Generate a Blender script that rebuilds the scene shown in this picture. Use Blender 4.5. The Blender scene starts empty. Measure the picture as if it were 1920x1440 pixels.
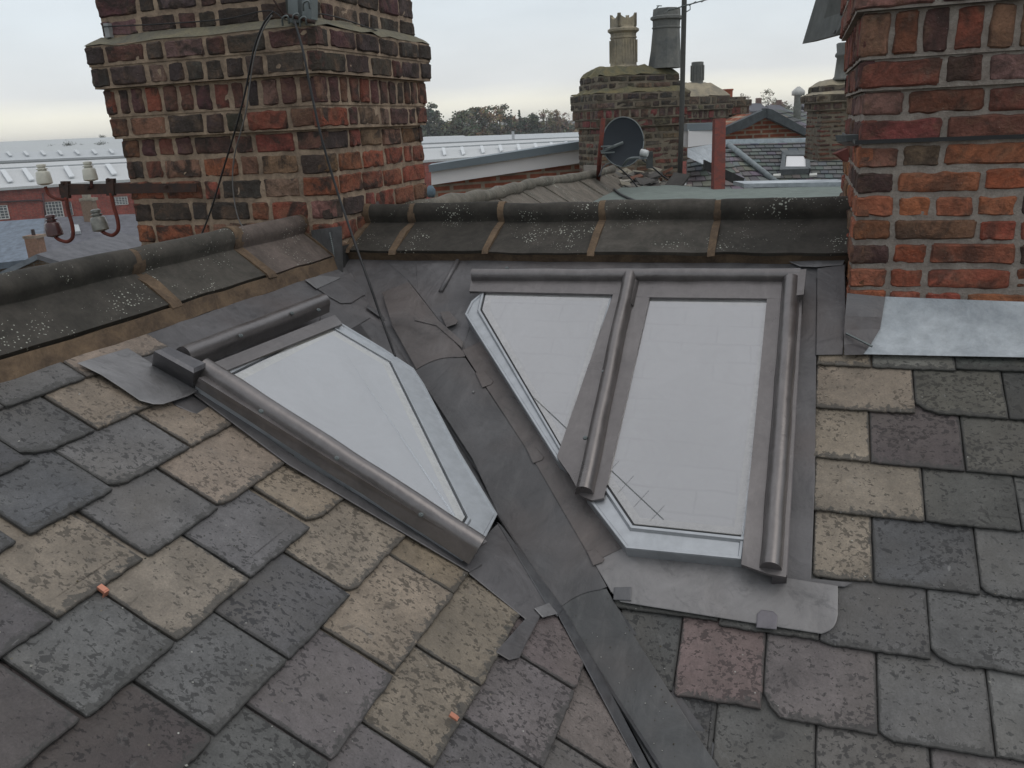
import bpy, math, random
import numpy as np
from mathutils import Vector, noise, Matrix
rad = math.radians
sc = bpy.context.scene
COL = sc.collection
# ------------------------------------------------------------------ camera
FPX = 1530.29
PIT, ROL, PHI, AL, AR = [rad(a) for a in (17.588, -2.725, 19.604, 30.18, 32.66)]
H = 9.5                                     # eye height over the street
cp, sp, cr, sr = math.cos(PIT), math.sin(PIT), math.cos(ROL), math.sin(ROL)
def w2b(v):
    c, s = math.cos(PHI), math.sin(PHI)
    return Vector((v[0]*c - v[1]*s, v[0]*s + v[1]*c, v[2]))
R0, F0, U0 = Vector((1,0,0)), Vector((0,cp,-sp)), Vector((0,sp,cp))
CR, CU, CF = w2b(cr*R0 + sr*U0), w2b(-sr*R0 + cr*U0), w2b(F0)
EYE = Vector((0,0,H))
cam = bpy.data.cameras.new('camera')
cam.sensor_width = 36; cam.lens = FPX/1920*36; cam.clip_end = 4000; cam.clip_start = .02
camo = bpy.data.objects.new('camera', cam); COL.objects.link(camo)
camo.matrix_world = Matrix(((CR.x,CU.x,-CF.x,0),(CR.y,CU.y,-CF.y,0),(CR.z,CU.z,-CF.z,H),(0,0,0,1)))
sc.camera = camo
FH = Vector((CF.x, CF.y, 0)).normalized()   # level forward
RH = Vector((FH.y, -FH.x, 0))               # level right
# ------------------------------------------------------------------ light
SUN_EL, SUN_AZ = rad(58), rad(105)
w = bpy.data.worlds.new('World'); sc.world = w; w.use_nodes = True
nt = w.node_tree; nt.nodes.clear()
def N(nt, t, **k):
    n = nt.nodes.new(t)
    for a, b in k.items(): setattr(n, a, b)
    return n
out = N(nt, 'ShaderNodeOutputWorld')
sky = N(nt, 'ShaderNodeTexSky', sky_type='NISHITA', sun_disc=False, sun_elevation=SUN_EL, sun_rotation=SUN_AZ)
b1 = N(nt, 'ShaderNodeBackground'); b1.inputs[1].default_value = .08
nt.links.new(sky.outputs[0], b1.inputs[0])
tc = N(nt, 'ShaderNodeTexCoord'); sx = N(nt, 'ShaderNodeSeparateXYZ')
nt.links.new(tc.outputs['Generated'], sx.inputs[0])
mp = N(nt, 'ShaderNodeMapping'); mp.inputs['Scale'].default_value = (2.2, 2.2, 9)
nt.links.new(tc.outputs['Generated'], mp.inputs[0])
ns = N(nt, 'ShaderNodeTexNoise'); ns.inputs['Scale'].default_value = 1.6; ns.inputs['Detail'].default_value = 4
nt.links.new(mp.outputs[0], ns.inputs[0])
ma = N(nt, 'ShaderNodeMath', operation='MULTIPLY_ADD'); ma.inputs[1].default_value = .035; ma.inputs[2].default_value = -.0175
nt.links.new(ns.outputs[0], ma.inputs[0])
ad = N(nt, 'ShaderNodeMath', operation='ADD'); nt.links.new(ma.outputs[0], ad.inputs[0]); nt.links.new(sx.outputs[2], ad.inputs[1])
rp = N(nt, 'ShaderNodeValToRGB')
e = rp.color_ramp.elements
e[0].position = 0; e[0].color = (.86,.83,.74,1); e[1].position = 1; e[1].color = (.84,.85,.88,1)
for p, c in ((.028,(.97,.95,.84,1)), (.048,(.77,.79,.80,1)), (.12,(.75,.81,.85,1)), (.24,(.74,.81,.87,1))):
    x = e.new(p); x.color = c
nt.links.new(ad.outputs[0], rp.inputs[0])
n2 = N(nt, 'ShaderNodeTexNoise'); n2.inputs['Scale'].default_value = 2.3; n2.inputs['Detail'].default_value = 6
nt.links.new(mp.outputs[0], n2.inputs[0])
mr = N(nt, 'ShaderNodeMapRange'); mr.inputs[1].default_value = .3; mr.inputs[2].default_value = .7; mr.inputs[3].default_value = 1.0; mr.inputs[4].default_value = 1.11
nt.links.new(n2.outputs[0], mr.inputs[0])
b2 = N(nt, 'ShaderNodeBackground'); nt.links.new(rp.outputs[0], b2.inputs[0]); dt = N(nt, 'ShaderNodeVectorMath', operation='DOT_PRODUCT'); dt.inputs[1].default_value = (FH.x, FH.y, .25); nt.links.new(tc.outputs['Generated'], dt.inputs[0])
m3 = N(nt, 'ShaderNodeMapRange', interpolation_type='SMOOTHSTEP'); m3.inputs[1].default_value = -.9; m3.inputs[2].default_value = .7; m3.inputs[3].default_value = .80; m3.inputs[4].default_value = 1.0; nt.links.new(dt.outputs['Value'], m3.inputs[0])
mm = N(nt, 'ShaderNodeMath', operation='MULTIPLY'); nt.links.new(mr.outputs[0], mm.inputs[0]); nt.links.new(m3.outputs[0], mm.inputs[1]); nt.links.new(mm.outputs[0], b2.inputs[1])
mx = N(nt, 'ShaderNodeMixShader'); mx.inputs[0].default_value = .9
nt.links.new(b1.outputs[0], mx.inputs[1]); nt.links.new(b2.outputs[0], mx.inputs[2]); nt.links.new(mx.outputs[0], out.inputs[0])
sl = bpy.data.lights.new('sun', 'SUN'); sl.energy = .6; sl.angle = rad(45); sl.color = (1,.95,.88)
so = bpy.data.objects.new('sun', sl); COL.objects.link(so)
so.location = (0,0,30)
sd = Vector((math.sin(SUN_AZ)*math.cos(SUN_EL), math.cos(SUN_AZ)*math.cos(SUN_EL), math.sin(SUN_EL)))
so.rotation_euler = (-sd).to_track_quat('-Z','Y').to_euler()
sc.view_settings.view_transform = 'Standard'; sc.view_settings.look = 'None'
sc.view_settings.exposure = 0; sc.view_settings.gamma = 1
sc.cycles.max_bounces = 6; sc.cycles.transparent_max_bounces = 8; sc.cycles.caustics_reflective = False
# ------------------------------------------------------------------ measuring helpers
nR = Vector((0,-math.sin(AR),math.cos(AR))); nL = Vector((math.sin(AL),0,math.cos(AL)))
eR = Vector((0,math.cos(AR),math.sin(AR)));  eL = Vector((-math.cos(AL),0,math.sin(AL)))
AX, AY, AZ = Vector((1,0,0)), Vector((0,1,0)), Vector((0,0,1))
HR_, HL_ = 1.9, 1.2517
class Fr:                                   # a roof plane: origin, along, upslope, normal
    def __init__(s, n, u, v, h): s.n, s.u, s.v, s.h = n, u, v, h; s.o = EYE - n*h
    def P(s, u, v, t=0): return s.o + s.u*u + s.v*v + s.n*t
    def uv(s, x, y, t=0):
        p = on(x, y, s.n, -s.h + t) - s.o
        return (p.dot(s.u), p.dot(s.v))
def ray(x, y): return CR*((x-960)/FPX) - CU*((y-720)/FPX) + CF
def on(x, y, n, d):
    r = ray(x, y); return EYE + r*(d/r.dot(n))
def at(x, y, d):                            # point at level distance d
    r = ray(x, y); return EYE + r*(d/r.dot(FH))
def onz(x, y, z): return on(x, y, AZ, z)
LF, RF = Fr(nL, AY, eL, HL_), Fr(nR, AX, eR, HR_)
# ------------------------------------------------------------------ mesh helpers
def nz(p, s=1.0, o=0.0): return noise.noise(Vector((p[0]*s+o, p[1]*s+o*1.7, p[2]*s-o)))
class MB:
    def __init__(s): s.v, s.f, s.c, s.e, s.m = [], [], [], [], []
    def add(s, vs, fs, c=(1,1,1), e=0.0, m=0, rnd=0.0):
        b = len(s.v); s.v += [tuple(p) for p in vs]
        s.f += [tuple(b+i for i in f) for f in fs]; s.m += [m]*len(fs)
        s.c += [(c[0],c[1],c[2],rnd)]*len(vs)
        s.e += list(e) if isinstance(e, (list,tuple)) else [e]*len(vs)
    def box(s, o, a, b, c, col=(1,1,1), m=0, rnd=0.0):   # corner + three edge vectors
        o, a, b, c = Vector(o), Vector(a), Vector(b), Vector(c)
        vs = [o, o+a, o+a+b, o+b, o+c, o+a+c, o+a+b+c, o+b+c]
        s.add(vs, [(0,3,2,1),(4,5,6,7),(0,1,5,4),(1,2,6,5),(2,3,7,6),(3,0,4,7)], col, 0, m, rnd)
    def prism(s, top, back, col=(1,1,1), m=0, rnd=0.0):  # polygon + extrusion
        n = len(top); top = [Vector(p) for p in top]; bt = [p + Vector(back) for p in top]
        fs = [tuple(range(n)), tuple(range(2*n-1, n-1, -1))] + [(i, n+i, n+(i+1)%n, (i+1)%n) for i in range(n)]
        s.add(top+bt, fs, col, 0, m, rnd)
    def quad(s, a, b, c, d, col=(1,1,1), m=0, rnd=0.0): s.add([a,b,c,d], [(0,1,2,3)], col, 0, m, rnd)
    def tube(s, pts, r, seg=8, col=(1,1,1), cap=True, m=0, jit=0.0, rnd=0.0):
        pts = [Vector(p) for p in pts]; n = len(pts); rs = r if isinstance(r, (list,tuple)) else [r]*n
        vs = []; prev = None
        for i, p in enumerate(pts):
            t = (pts[min(i+1,n-1)] - pts[max(i-1,0)]).normalized()
            if prev is None: a = t.orthogonal().normalized()
            else:
                a = prev - t*prev.dot(t)
                a = a.normalized() if a.length > 1e-6 else t.orthogonal().normalized()
            prev = a; b = t.cross(a)
            for k in range(seg):
                q = 2*math.pi*k/seg; rr = rs[i]*(1 + (jit*nz(p + a*math.cos(q)*r0(rs[i]) + b*math.sin(q)*r0(rs[i]), 18) if jit else 0))
                vs.append(p + (a*math.cos(q) + b*math.sin(q))*rr)
        fs = [(i*seg+k, i*seg+(k+1)%seg, (i+1)*seg+(k+1)%seg, (i+1)*seg+k) for i in range(n-1) for k in range(seg)]
        if cap: fs += [tuple(range(seg-1,-1,-1)), tuple((n-1)*seg+k for k in range(seg))]
        s.add(vs, fs, col, 0, m, rnd)
    def lathe(s, base, axis, prof, seg=16, col=(1,1,1), sq=None, m=0):   # prof: (radius, height)
        axis = Vector(axis).normalized(); a = axis.orthogonal().normalized() if sq is None else Vector(sq).normalized(); b = axis.cross(a)
        vs = [Vector(base) + axis*h + (a*math.cos(2*math.pi*k/seg) + b*math.sin(2*math.pi*k/seg))*r for r, h in prof for k in range(seg)]
        n = len(prof)
        fs = [(i*seg+k, i*seg+(k+1)%seg, (i+1)*seg+(k+1)%seg, (i+1)*seg+k) for i in range(n-1) for k in range(seg)]
        fs += [tuple(range(seg-1,-1,-1)), tuple((n-1)*seg+k for k in range(seg))]
        s.add(vs, fs, col, 0, m)
    def sweep(s, sec, p0, p1, a, b, n=12, col=(1,1,1), jit=0.0, m=0, rnd=0.0, closed=True):   # section (x,y) list along p0->p1
        p0, p1 = Vector(p0), Vector(p1); k = len(sec); vs = []
        for i in range(n+1):
            c = p0.lerp(p1, i/n)
            for x, y in sec:
                q = c + a*x + b*y
                if jit: q = q + (a*nz(q,9,3) + b*nz(q,9,7))*jit
                vs.append(q)
        fs = [(i*k+j, i*k+(j+1)%k, (i+1)*k+(j+1)%k, (i+1)*k+j) for i in range(n) for j in range(k if closed else k-1)]
        if closed: fs += [tuple(range(k-1,-1,-1)), tuple(n*k+j for j in range(k))]
        s.add(vs, fs, col, 0, m, rnd)
    def build(s, name, mats, parent=None, smooth=False, loc=None, angle=None):
        if not s.v: return None
        mats = mats if isinstance(mats, list) else [mats]
        v = np.array(s.v, dtype=float)
        if loc is None: loc = Vector((float((v[:,0].min()+v[:,0].max())/2), float((v[:,1].min()+v[:,1].max())/2), float(v[:,2].min())))
        v = v - np.array(loc)
        me = bpy.data.meshes.new(name); me.from_pydata(v.tolist(), [], s.f)
        for x in mats: me.materials.append(x)
        if len(mats) > 1: me.polygons.foreach_set('material_index', s.m)
        at_ = me.attributes.new('tint', 'FLOAT_COLOR', 'POINT'); at_.data.foreach_set('color', [x for c in s.c for x in c])
        a2 = me.attributes.new('edge', 'FLOAT', 'POINT'); a2.data.foreach_set('value', [float(x) for x in s.e])
        if smooth: me.polygons.foreach_set('use_smooth', [True]*len(s.f))
        me.update()
        o = bpy.data.objects.new(name, me); COL.objects.link(o)
        if smooth and angle:
            try: me.set_sharp_from_angle(angle=rad(angle))
            except Exception: pass
        put(o, loc, parent); return o
def r0(x): return x
WL = {}
def put(o, loc, parent):
    loc = Vector(loc); WL[o.name] = loc
    if parent: o.parent = parent; o.location = loc - WL[parent.name]
    else: o.location = loc
def thing(name, loc, label, cat, group=None):
    o = bpy.data.objects.new(name, None); COL.objects.link(o); o.empty_display_size = .2
    put(o, loc, None); o['label'] = label; o['category'] = cat
    if group: o['group'] = group
    return o
def tag(o, label=None, cat=None, group=None, kind=None):
    for k, v_ in (('label',label),('category',cat),('group',group),('kind',kind)):
        if v_: o[k] = v_
    return o
# ------------------------------------------------------------------ materials
def mat(name):
    m = bpy.data.materials.new(name); m.use_nodes = True; nt = m.node_tree
    return m, nt, nt.nodes['Principled BSDF']
def L(nt, a, b): nt.links.new(a, b)
def noise_(nt, co, scale, detail=4, rough=.6, dist=0, w=None):
    n = N(nt, 'ShaderNodeTexNoise', noise_dimensions='4D' if w is not None else '3D')
    n.inputs['Scale'].default_value = scale; n.inputs['Detail'].default_value = detail
    n.inputs['Roughness'].default_value = rough; n.inputs['Distortion'].default_value = dist
    L(nt, co, n.inputs['Vector'])
    if w is not None: L(nt, w, n.inputs['W'])
    return n.outputs[0]
def rng(nt, x, a, b, c=0, d=1):
    n = N(nt, 'ShaderNodeMapRange'); n.inputs[1].default_value = a; n.inputs[2].default_value = b
    n.inputs[3].default_value = c; n.inputs[4].default_value = d; L(nt, x, n.inputs[0]); return n.outputs[0]
def mul(nt, a, b, op='MULTIPLY'):
    n = N(nt, 'ShaderNodeMath', operation=op)
    for i, x in enumerate((a, b)):
        if isinstance(x, (int,float)): n.inputs[i].default_value = x
        else: L(nt, x, n.inputs[i])
    return n.outputs[0]
def mix(nt, f, a, b, bl='MIX'):
    n = N(nt, 'ShaderNodeMix', data_type='RGBA', blend_type=bl)
    if isinstance(f, (int,float)): n.inputs[0].default_value = f
    else: L(nt, f, n.inputs[0])
    for i, x in ((6,a),(7,b)):
        if isinstance(x, tuple): n.inputs[i].default_value = (*x[:3],1)
        else: L(nt, x, n.inputs[i])
    return n.outputs[2]
def scal(nt, col, f):                        # colour times a value
    n = N(nt, 'ShaderNodeVectorMath', operation='SCALE'); L(nt, col, n.inputs[0])
    if isinstance(f, (int,float)): n.inputs[3].default_value = f
    else: L(nt, f, n.inputs[3])
    return n.outputs[0]
def bump(nt, bs, h, st=.5, dist=.01):
    b = N(nt, 'ShaderNodeBump'); b.inputs['Strength'].default_value = st; b.inputs['Distance'].default_value = dist
    L(nt, h, b.inputs['Height']); L(nt, b.outputs[0], bs.inputs['Normal'])
def coords(nt, sc_=None, rot=None):
    t = N(nt, 'ShaderNodeNewGeometry').outputs['Position']
    if sc_:
        m = N(nt, 'ShaderNodeMapping'); m.inputs['Scale'].default_value = sc_
        if rot: m.inputs['Rotation'].default_value = rot
        L(nt, t, m.inputs[0]); return m.outputs[0]
    return t
def tint(nt):
    a = N(nt, 'ShaderNodeAttribute', attribute_name='tint'); e_ = N(nt, 'ShaderNodeAttribute', attribute_name='edge')
    return a.outputs['Color'], a.outputs['Alpha'], e_.outputs['Fac']
def slate_mat():
    m, nt, bs = mat('slate'); co = coords(nt); c, rn, ed = tint(nt)
    wv = mul(nt, rn, 37.0)
    # riven mottling
    n1 = noise_(nt, co, 7, 5, .65, .6, wv); n2 = noise_(nt, co, 60, 5, .7, .3, wv)
    base = scal(nt, c, rng(nt, n1, .28, .72, .66, 1.32)); base = scal(nt, base, rng(nt, n2, .3, .7, .80, 1.20)); n9 = noise_(nt, co, 240, 3, .6); base = scal(nt, base, rng(nt, n9, .3, .7, .84, 1.16))
    hue = noise_(nt, co, 4, 3, .5, .4, mul(nt, rn, 91.0))
    base = mix(nt, rng(nt, hue, .42, .75, 0, .45), base, (.12,.105,.085))
    # dark lichen blots, dense in some areas
    stx = coords(nt, (1.0,1.35,1.0), (0,0,.5))
    b = noise_(nt, stx, 76, 2.6, .62, .5, wv); den = noise_(nt, co, 5.5, 2, .5, 0, mul(nt, rn, 17.0))
    thr = rng(nt, den, .30, .62, .66, .53)
    bl = N(nt, 'ShaderNodeMapRange'); L(nt, b, bl.inputs[0]); L(nt, thr, bl.inputs[1]); L(nt, mul(nt, thr, .012, 'ADD'), bl.inputs[2])
    base = mix(nt, mul(nt, bl.outputs[0], .85), base, scal(nt, c, .34))
    # big irregular blots
    b3 = noise_(nt, co, 21, 3, .5, .8, mul(nt, rn, 53.0))
    base = mix(nt, rng(nt, b3, .66, .675, 0, .6), base, scal(nt, c, .4))
    # weathered rim
    en = noise_(nt, co, 46, 4, .7, .8, wv)
    rim = rng(nt, mul(nt, ed, mul(nt, mul(nt, en, .5, 'SUBTRACT'), 2.6), 'ADD'), .50, .66, 0, 1)
    base = mix(nt, mul(nt, rim, .72), base, (.048,.047,.044))
    # pale scratches and specks
    s1 = noise_(nt, coords(nt, (9,1.6,4), (.3,.2,.9)), 9, 2, .5, .2, wv)
    base = mix(nt, rng(nt, s1, .74, .775, 0, .4), base, (.3,.3,.29)); pl_ = noise_(nt, co, 16, 6, .75, .4, mul(nt, rn, 7.0)); base = mix(nt, rng(nt, pl_, .60, .72, 0, .35), base, (.22,.22,.21))
    v = N(nt, 'ShaderNodeTexVoronoi'); v.inputs['Scale'].default_value = 26; L(nt, co, v.inputs['Vector'])
    base = mix(nt, mul(nt, rng(nt, v.outputs['Distance'], .03, .055, 1, 0), rng(nt, den, .55, .6)), base, (.42,.42,.38))
    L(nt, base, bs.inputs['Base Color'])
    L(nt, rng(nt, n2, .3, .7, .5, .72), bs.inputs['Roughness'])
    rv = noise_(nt, coords(nt, (1,1,1)), 30, 7, .68, .8, wv)
    h = mul(nt, mul(nt, rv, 1.0), mul(nt, n2, .35), 'ADD')
    bump(nt, bs, h, .8, .008); return m
def brick_mat(name, mort, soot=.5, smear=.5, scale=1.0):
    m, nt, bs = mat(name); co = coords(nt); c, rn, ed = tint(nt); wv = mul(nt, rn, 23.0)
    n1 = noise_(nt, co, 22*scale, 5, .65, .8, wv); n2 = noise_(nt, co, 110*scale, 4, .7)
    base = scal(nt, c, rng(nt, n1, .28, .72, .62, 1.35))
    base = mix(nt, rng(nt, noise_(nt, co, 15*scale, 4, .6, 1.0, mul(nt, rn, 71.0)), .5, .72, 0, .55), base, (.22,.13,.08))
    so_ = noise_(nt, co, 9*scale, 5, .65, 1.2, mul(nt, rn, 11.0))
    base = mix(nt, rng(nt, so_, .46, .60, 0, soot), base, (.022,.02,.019))
    sm = noise_(nt, co, 13*scale, 6, .7, .7, mul(nt, rn, 5.0))
    base = mix(nt, rng(nt, sm, .58, .74, 0, smear), base, mort)
    base = mix(nt, mul(nt, ed, rng(nt, n1, .4, .6, .1, .6)), base, (.05,.035,.03))
    base = mix(nt, .14, base, (.20,.155,.125)); base = scal(nt, base, rng(nt, n2, .3, .7, .8, 1.2))
    sp_ = noise_(nt, co, 240*scale, 2, .5); base = mix(nt, rng(nt, sp_, .74, .77, 0, .6), base, (.45,.42,.38))
    L(nt, base, bs.inputs['Base Color']); bs.inputs['Roughness'].default_value = .92; bs.inputs['Specular IOR Level'].default_value = .2
    h = mul(nt, mul(nt, n1, 1.0), mul(nt, n2, .5), 'ADD'); bump(nt, bs, h, 1.0, .012/scale); return m
def rough_mat(name, c, c2, s=12, st=.6, dist=.006, rough=.9, speck=None, spec=.3, usetint=False):
    m, nt, bs = mat(name); co = coords(nt); n1 = noise_(nt, co, s, 6, .65, .5); n2 = noise_(nt, co, s*7, 4, .7)
    base = mix(nt, rng(nt, n1, .35, .65), c, c2)
    if usetint: base = mix(nt, 1.0, base, tint(nt)[0], 'MULTIPLY')
    base = scal(nt, base, rng(nt, n2, .3, .7, .85, 1.15))
    if speck:
        col, vs, th = speck
        v = N(nt, 'ShaderNodeTexVoronoi'); v.inputs['Scale'].default_value = vs; L(nt, co, v.inputs['Vector'])
        sz = noise_(nt, co, 7, 4, .6); ar = N(nt, 'ShaderNodeMath', operation='SUBTRACT')
        t = mul(nt, mul(nt, sz, .46, 'SUBTRACT'), th)
        lt = mul(nt, v.outputs['Distance'], t, 'LESS_THAN')
        base = mix(nt, mul(nt, lt, .85), base, col)
        l2 = noise_(nt, co, 46, 5, .75, 1.0)
        base = mix(nt, mul(nt, rng(nt, l2, .62, .67), rng(nt, sz, .54, .66, 0, .5)), base, (.22,.21,.15))
    L(nt, base, bs.inputs['Base Color']); bs.inputs['Roughness'].default_value = rough; bs.inputs['Specular IOR Level'].default_value = spec
    bump(nt, bs, mul(nt, n1, mul(nt, n2, .4), 'ADD'), st, dist); return m
def lead_mat():
    m, nt, bs = mat('lead'); co = coords(nt); c, rn, ed = tint(nt)
    n1 = noise_(nt, co, 5, 5, .6, .8); n2 = noise_(nt, coords(nt, (1,1,1), None), 34, 5, .7, .5)
    st = noise_(nt, coords(nt, (22,4,12), (.1,0,-.78)), 1.4, 5, .65, .4)
    base = scal(nt, c, rng(nt, n1, .3, .7, .76, 1.24)); base = scal(nt, base, rng(nt, n2, .3, .7, .9, 1.1))
    base = mix(nt, rng(nt, st, .5, .8, 0, .22), base, (.24,.235,.23)); base = mix(nt, rng(nt, noise_(nt, co, 11, 6, .75, 1.2), .55, .68, 0, .45), base, (.06,.06,.062))
    base = mix(nt, rng(nt, noise_(nt, co, 3, 3, .5), .5, .7, 0, .3), base, (.15,.115,.10))
    L(nt, base, bs.inputs['Base Color']); bs.inputs['Metallic'].default_value = .4
    L(nt, rng(nt, n2, .3, .7, .40, .60), bs.inputs['Roughness'])
    h = mul(nt, mul(nt, n1, 2.2), mul(nt, n2, .25), 'ADD'); bump(nt, bs, h, .35, .012); return m
def newlead_mat():
    m, nt, bs = mat('new_lead'); co = coords(nt); c, rn, ed = tint(nt)
    n1 = noise_(nt, co, 6, 5, .6, .8); n2 = noise_(nt, co, 42, 5, .7, .5); st = noise_(nt, coords(nt, (30,5,14), (.1,0,.3)), 1.2, 4, .6, .3)
    base = scal(nt, c, rng(nt, n1, .3, .7, .88, 1.12)); base = scal(nt, base, rng(nt, n2, .3, .7, .92, 1.08)); base = mix(nt, rng(nt, st, .52, .78, 0, .22), base, (.34,.32,.31))
    L(nt, base, bs.inputs['Base Color']); bs.inputs['Metallic'].default_value = .72
    L(nt, rng(nt, n1, .3, .7, .26, .46), bs.inputs['Roughness'])
    bump(nt, bs, mul(nt, mul(nt, n1, 1.6), mul(nt, n2, .2), 'ADD'), .25, .008); return m
def plain(name, c, rough=.6, metal=0.0, var=.15, s=20, bumpst=.15):
    m, nt, bs = mat(name); co = coords(nt); n1 = noise_(nt, co, s, 4, .6)
    rgb = N(nt, 'ShaderNodeRGB'); rgb.outputs[0].default_value = (*c,1)
    L(nt, scal(nt, rgb.outputs[0], rng(nt, n1, .3, .7, 1-var, 1+var)), bs.inputs['Base Color'])
    bs.inputs['Roughness'].default_value = rough; bs.inputs['Metallic'].default_value = metal
    if bumpst: bump(nt, bs, n1, bumpst, .003)
    return m
def tintmat(name, rough=.8, s=14, var=.25, metal=0.0, spec=.3):
    m, nt, bs = mat(name); co = coords(nt); c, rn, ed = tint(nt); n1 = noise_(nt, co, s, 5, .65)
    L(nt, scal(nt, c, rng(nt, n1, .3, .7, 1-var, 1+var)), bs.inputs['Base Color'])
    bs.inputs['Roughness'].default_value = rough; bs.inputs['Metallic'].default_value = metal; bs.inputs['Specular IOR Level'].default_value = spec
    return m
def wallbrick_mat(name, c1, c2, mo, scale, rotz=0.0):
    m, nt, bs = mat(name)
    g = N(nt, 'ShaderNodeNewGeometry').outputs['Position']
    mpn = N(nt, 'ShaderNodeMapping', vector_type='POINT'); mpn.inputs['Rotation'].default_value = (0,0,rotz); L(nt, g, mpn.inputs[0])
    s_ = N(nt, 'ShaderNodeSeparateXYZ'); L(nt, mpn.outputs[0], s_.inputs[0]); cx = N(nt, 'ShaderNodeCombineXYZ')
    L(nt, s_.outputs[0], cx.inputs[0]); L(nt, s_.outputs[2], cx.inputs[1])
    b = N(nt, 'ShaderNodeTexBrick'); b.inputs['Scale'].default_value = scale; b.inputs['Color1'].default_value = (*c1,1); b.inputs['Color2'].default_value = (*c2,1)
    b.inputs['Mortar'].default_value = (*mo,1); b.inputs['Mortar Size'].default_value = .014; b.inputs['Brick Width'].default_value = .225; b.inputs['Row Height'].default_value = .075; b.inputs['Bias'].default_value = -.1
    L(nt, cx.outputs[0], b.inputs['Vector'])
    n1 = noise_(nt, g, 1.6, 5, .65); n2 = noise_(nt, g, 9, 4, .6)
    base = scal(nt, b.outputs[0], rng(nt, n1, .3, .7, .65, 1.35)); base = scal(nt, base, rng(nt, n2, .3, .7, .75, 1.25))
    L(nt, base, bs.inputs['Base Color']); bs.inputs['Roughness'].default_value = .95; bs.inputs['Specular IOR Level'].default_value = .15; return m
M = dict(
    slate=slate_mat(), lead=lead_mat(), newlead=newlead_mat(),
    brickL=brick_mat('old_brick', (.28,.20,.135), .9, .30), brickR=brick_mat('red_brick', (.34,.28,.23), .62, .35),
    brickF=brick_mat('far_brick', (.20,.17,.13), .8, .3, .7),
    mortL=rough_mat('sandy_mortar', (.40,.30,.215), (.20,.15,.11), 16, .9, .01), mortR=rough_mat('grey_mortar', (.36,.32,.28), (.25,.21,.18), 26, .9, .01),
    mortF=rough_mat('old_mortar', (.21,.18,.135), (.11,.095,.075), 9, .8, .01),
    mortRidge=rough_mat('brown_mortar', (.17,.118,.075), (.085,.06,.042), 16, .7, .007),
    flaunch=rough_mat('lichen_mortar', (.13,.125,.105), (.20,.18,.12), 9, .9, .012),
    ridge=rough_mat('ridge_stone', (.042,.039,.033), (.078,.070,.060), 9, .6, .005, .85, ((.42,.43,.37), 105, 1.5), .3, True),
    glass=None, underlay=plain('underlay', (.02,.02,.02), .9), frame=plain('aluminium', (.42,.44,.46), .36, .5, .10, 30, .1), gasket=plain('black_rubber', (.03,.032,.035), .5),
    cream=plain('cream_lining', (.43,.40,.32), .7), pale=plain('pale_lining', (.34,.325,.30), .7), blind=plain('white_blind', (.285,.28,.28), .8, 0, .08, 3, 0),
    iron=rough_mat('rusty_iron', (.07,.035,.025), (.035,.028,.026), 30, .6, .003, .8), black=plain('black_rubber_cable', (.012,.012,.013), .5),
    rust=rough_mat('red_rust', (.16,.035,.022), (.08,.03,.025), 20, .6, .003, .8), copper=plain('copper', (.55,.24,.16), .45, .5),
    greycable=plain('grey_cable', (.16,.155,.15), .6), tint=tintmat('painted'), tintr=tintmat('far_slate', .75, 3, .3), steel=plain('galvanised_steel', (.16,.18,.18), .5, .6),
    felt=rough_mat('felt', (.17,.20,.18), (.145,.17,.155), 2.2, .5, .004, .9), white=plain('white_board', (.66,.65,.65), .5, 0, .04, 2, 0),
    coping=plain('grey_coping', (.13,.16,.18), .5, 0, .1, 2, 0), stone=rough_mat('buff_stone', (.36,.31,.22), (.22,.20,.16), 5, .7, .01, .9),
    pot2=rough_mat('grey_pot', (.18,.18,.165), (.12,.127,.125), 4, .5, .01, .85), dish=plain('dish_mesh', (.018,.024,.031), .85, 0, .1, 4),
    zinc=rough_mat('silver_lead', (.45,.485,.51), (.26,.29,.315), 4, .8, .012, .45, None, .5), terracotta=plain('terracotta', (.30,.09,.05), .85, 0, .3),
    porcelain=plain('white_porcelain', (.52,.51,.44), .25, 0, .12, 30), moss=rough_mat('moss', (.11,.11,.075), (.19,.16,.085), 10, 1, .02),
)
def blind_mat(rotz):
    m, nt, bs = mat('white_painted_brick'); g_ = coords(nt)
    mpn = N(nt, 'ShaderNodeMapping'); mpn.inputs['Rotation'].default_value = (0,0,rotz); L(nt, g_, mpn.inputs[0])
    b = N(nt, 'ShaderNodeTexBrick'); b.inputs['Scale'].default_value = 1; b.inputs['Color1'].default_value = (.30,.297,.297,1); b.inputs['Color2'].default_value = (.28,.277,.279,1)
    b.inputs['Mortar'].default_value = (.225,.222,.225,1); b.inputs['Mortar Size'].default_value = .005; b.inputs['Mortar Smooth'].default_value = .9; b.inputs['Brick Width'].default_value = .20; b.inputs['Row Height'].default_value = .062
    n0 = noise_(nt, mpn.outputs[0], 9, 3, .6); va = N(nt, 'ShaderNodeVectorMath', operation='ADD'); cx = N(nt, 'ShaderNodeCombineXYZ'); L(nt, mul(nt, n0, .02), cx.inputs[0]); L(nt, mul(nt, n0, .02), cx.inputs[1]); L(nt, mpn.outputs[0], va.inputs[0]); L(nt, cx.outputs[0], va.inputs[1])
    sx_ = N(nt, 'ShaderNodeSeparateXYZ'); L(nt, va.outputs[0], sx_.inputs[0]); c2 = N(nt, 'ShaderNodeCombineXYZ'); L(nt, sx_.outputs[0], c2.inputs[0]); L(nt, sx_.outputs[1], c2.inputs[1]); L(nt, c2.outputs[0], b.inputs['Vector'])
    k_ = noise_(nt, g_, 5, 3, .6); L(nt, mix(nt, rng(nt, k_, .42, .6, .1, 1), (.29,.287,.288), b.outputs[0]), bs.inputs['Base Color']); bs.inputs['Roughness'].default_value = .9; return m
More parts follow.
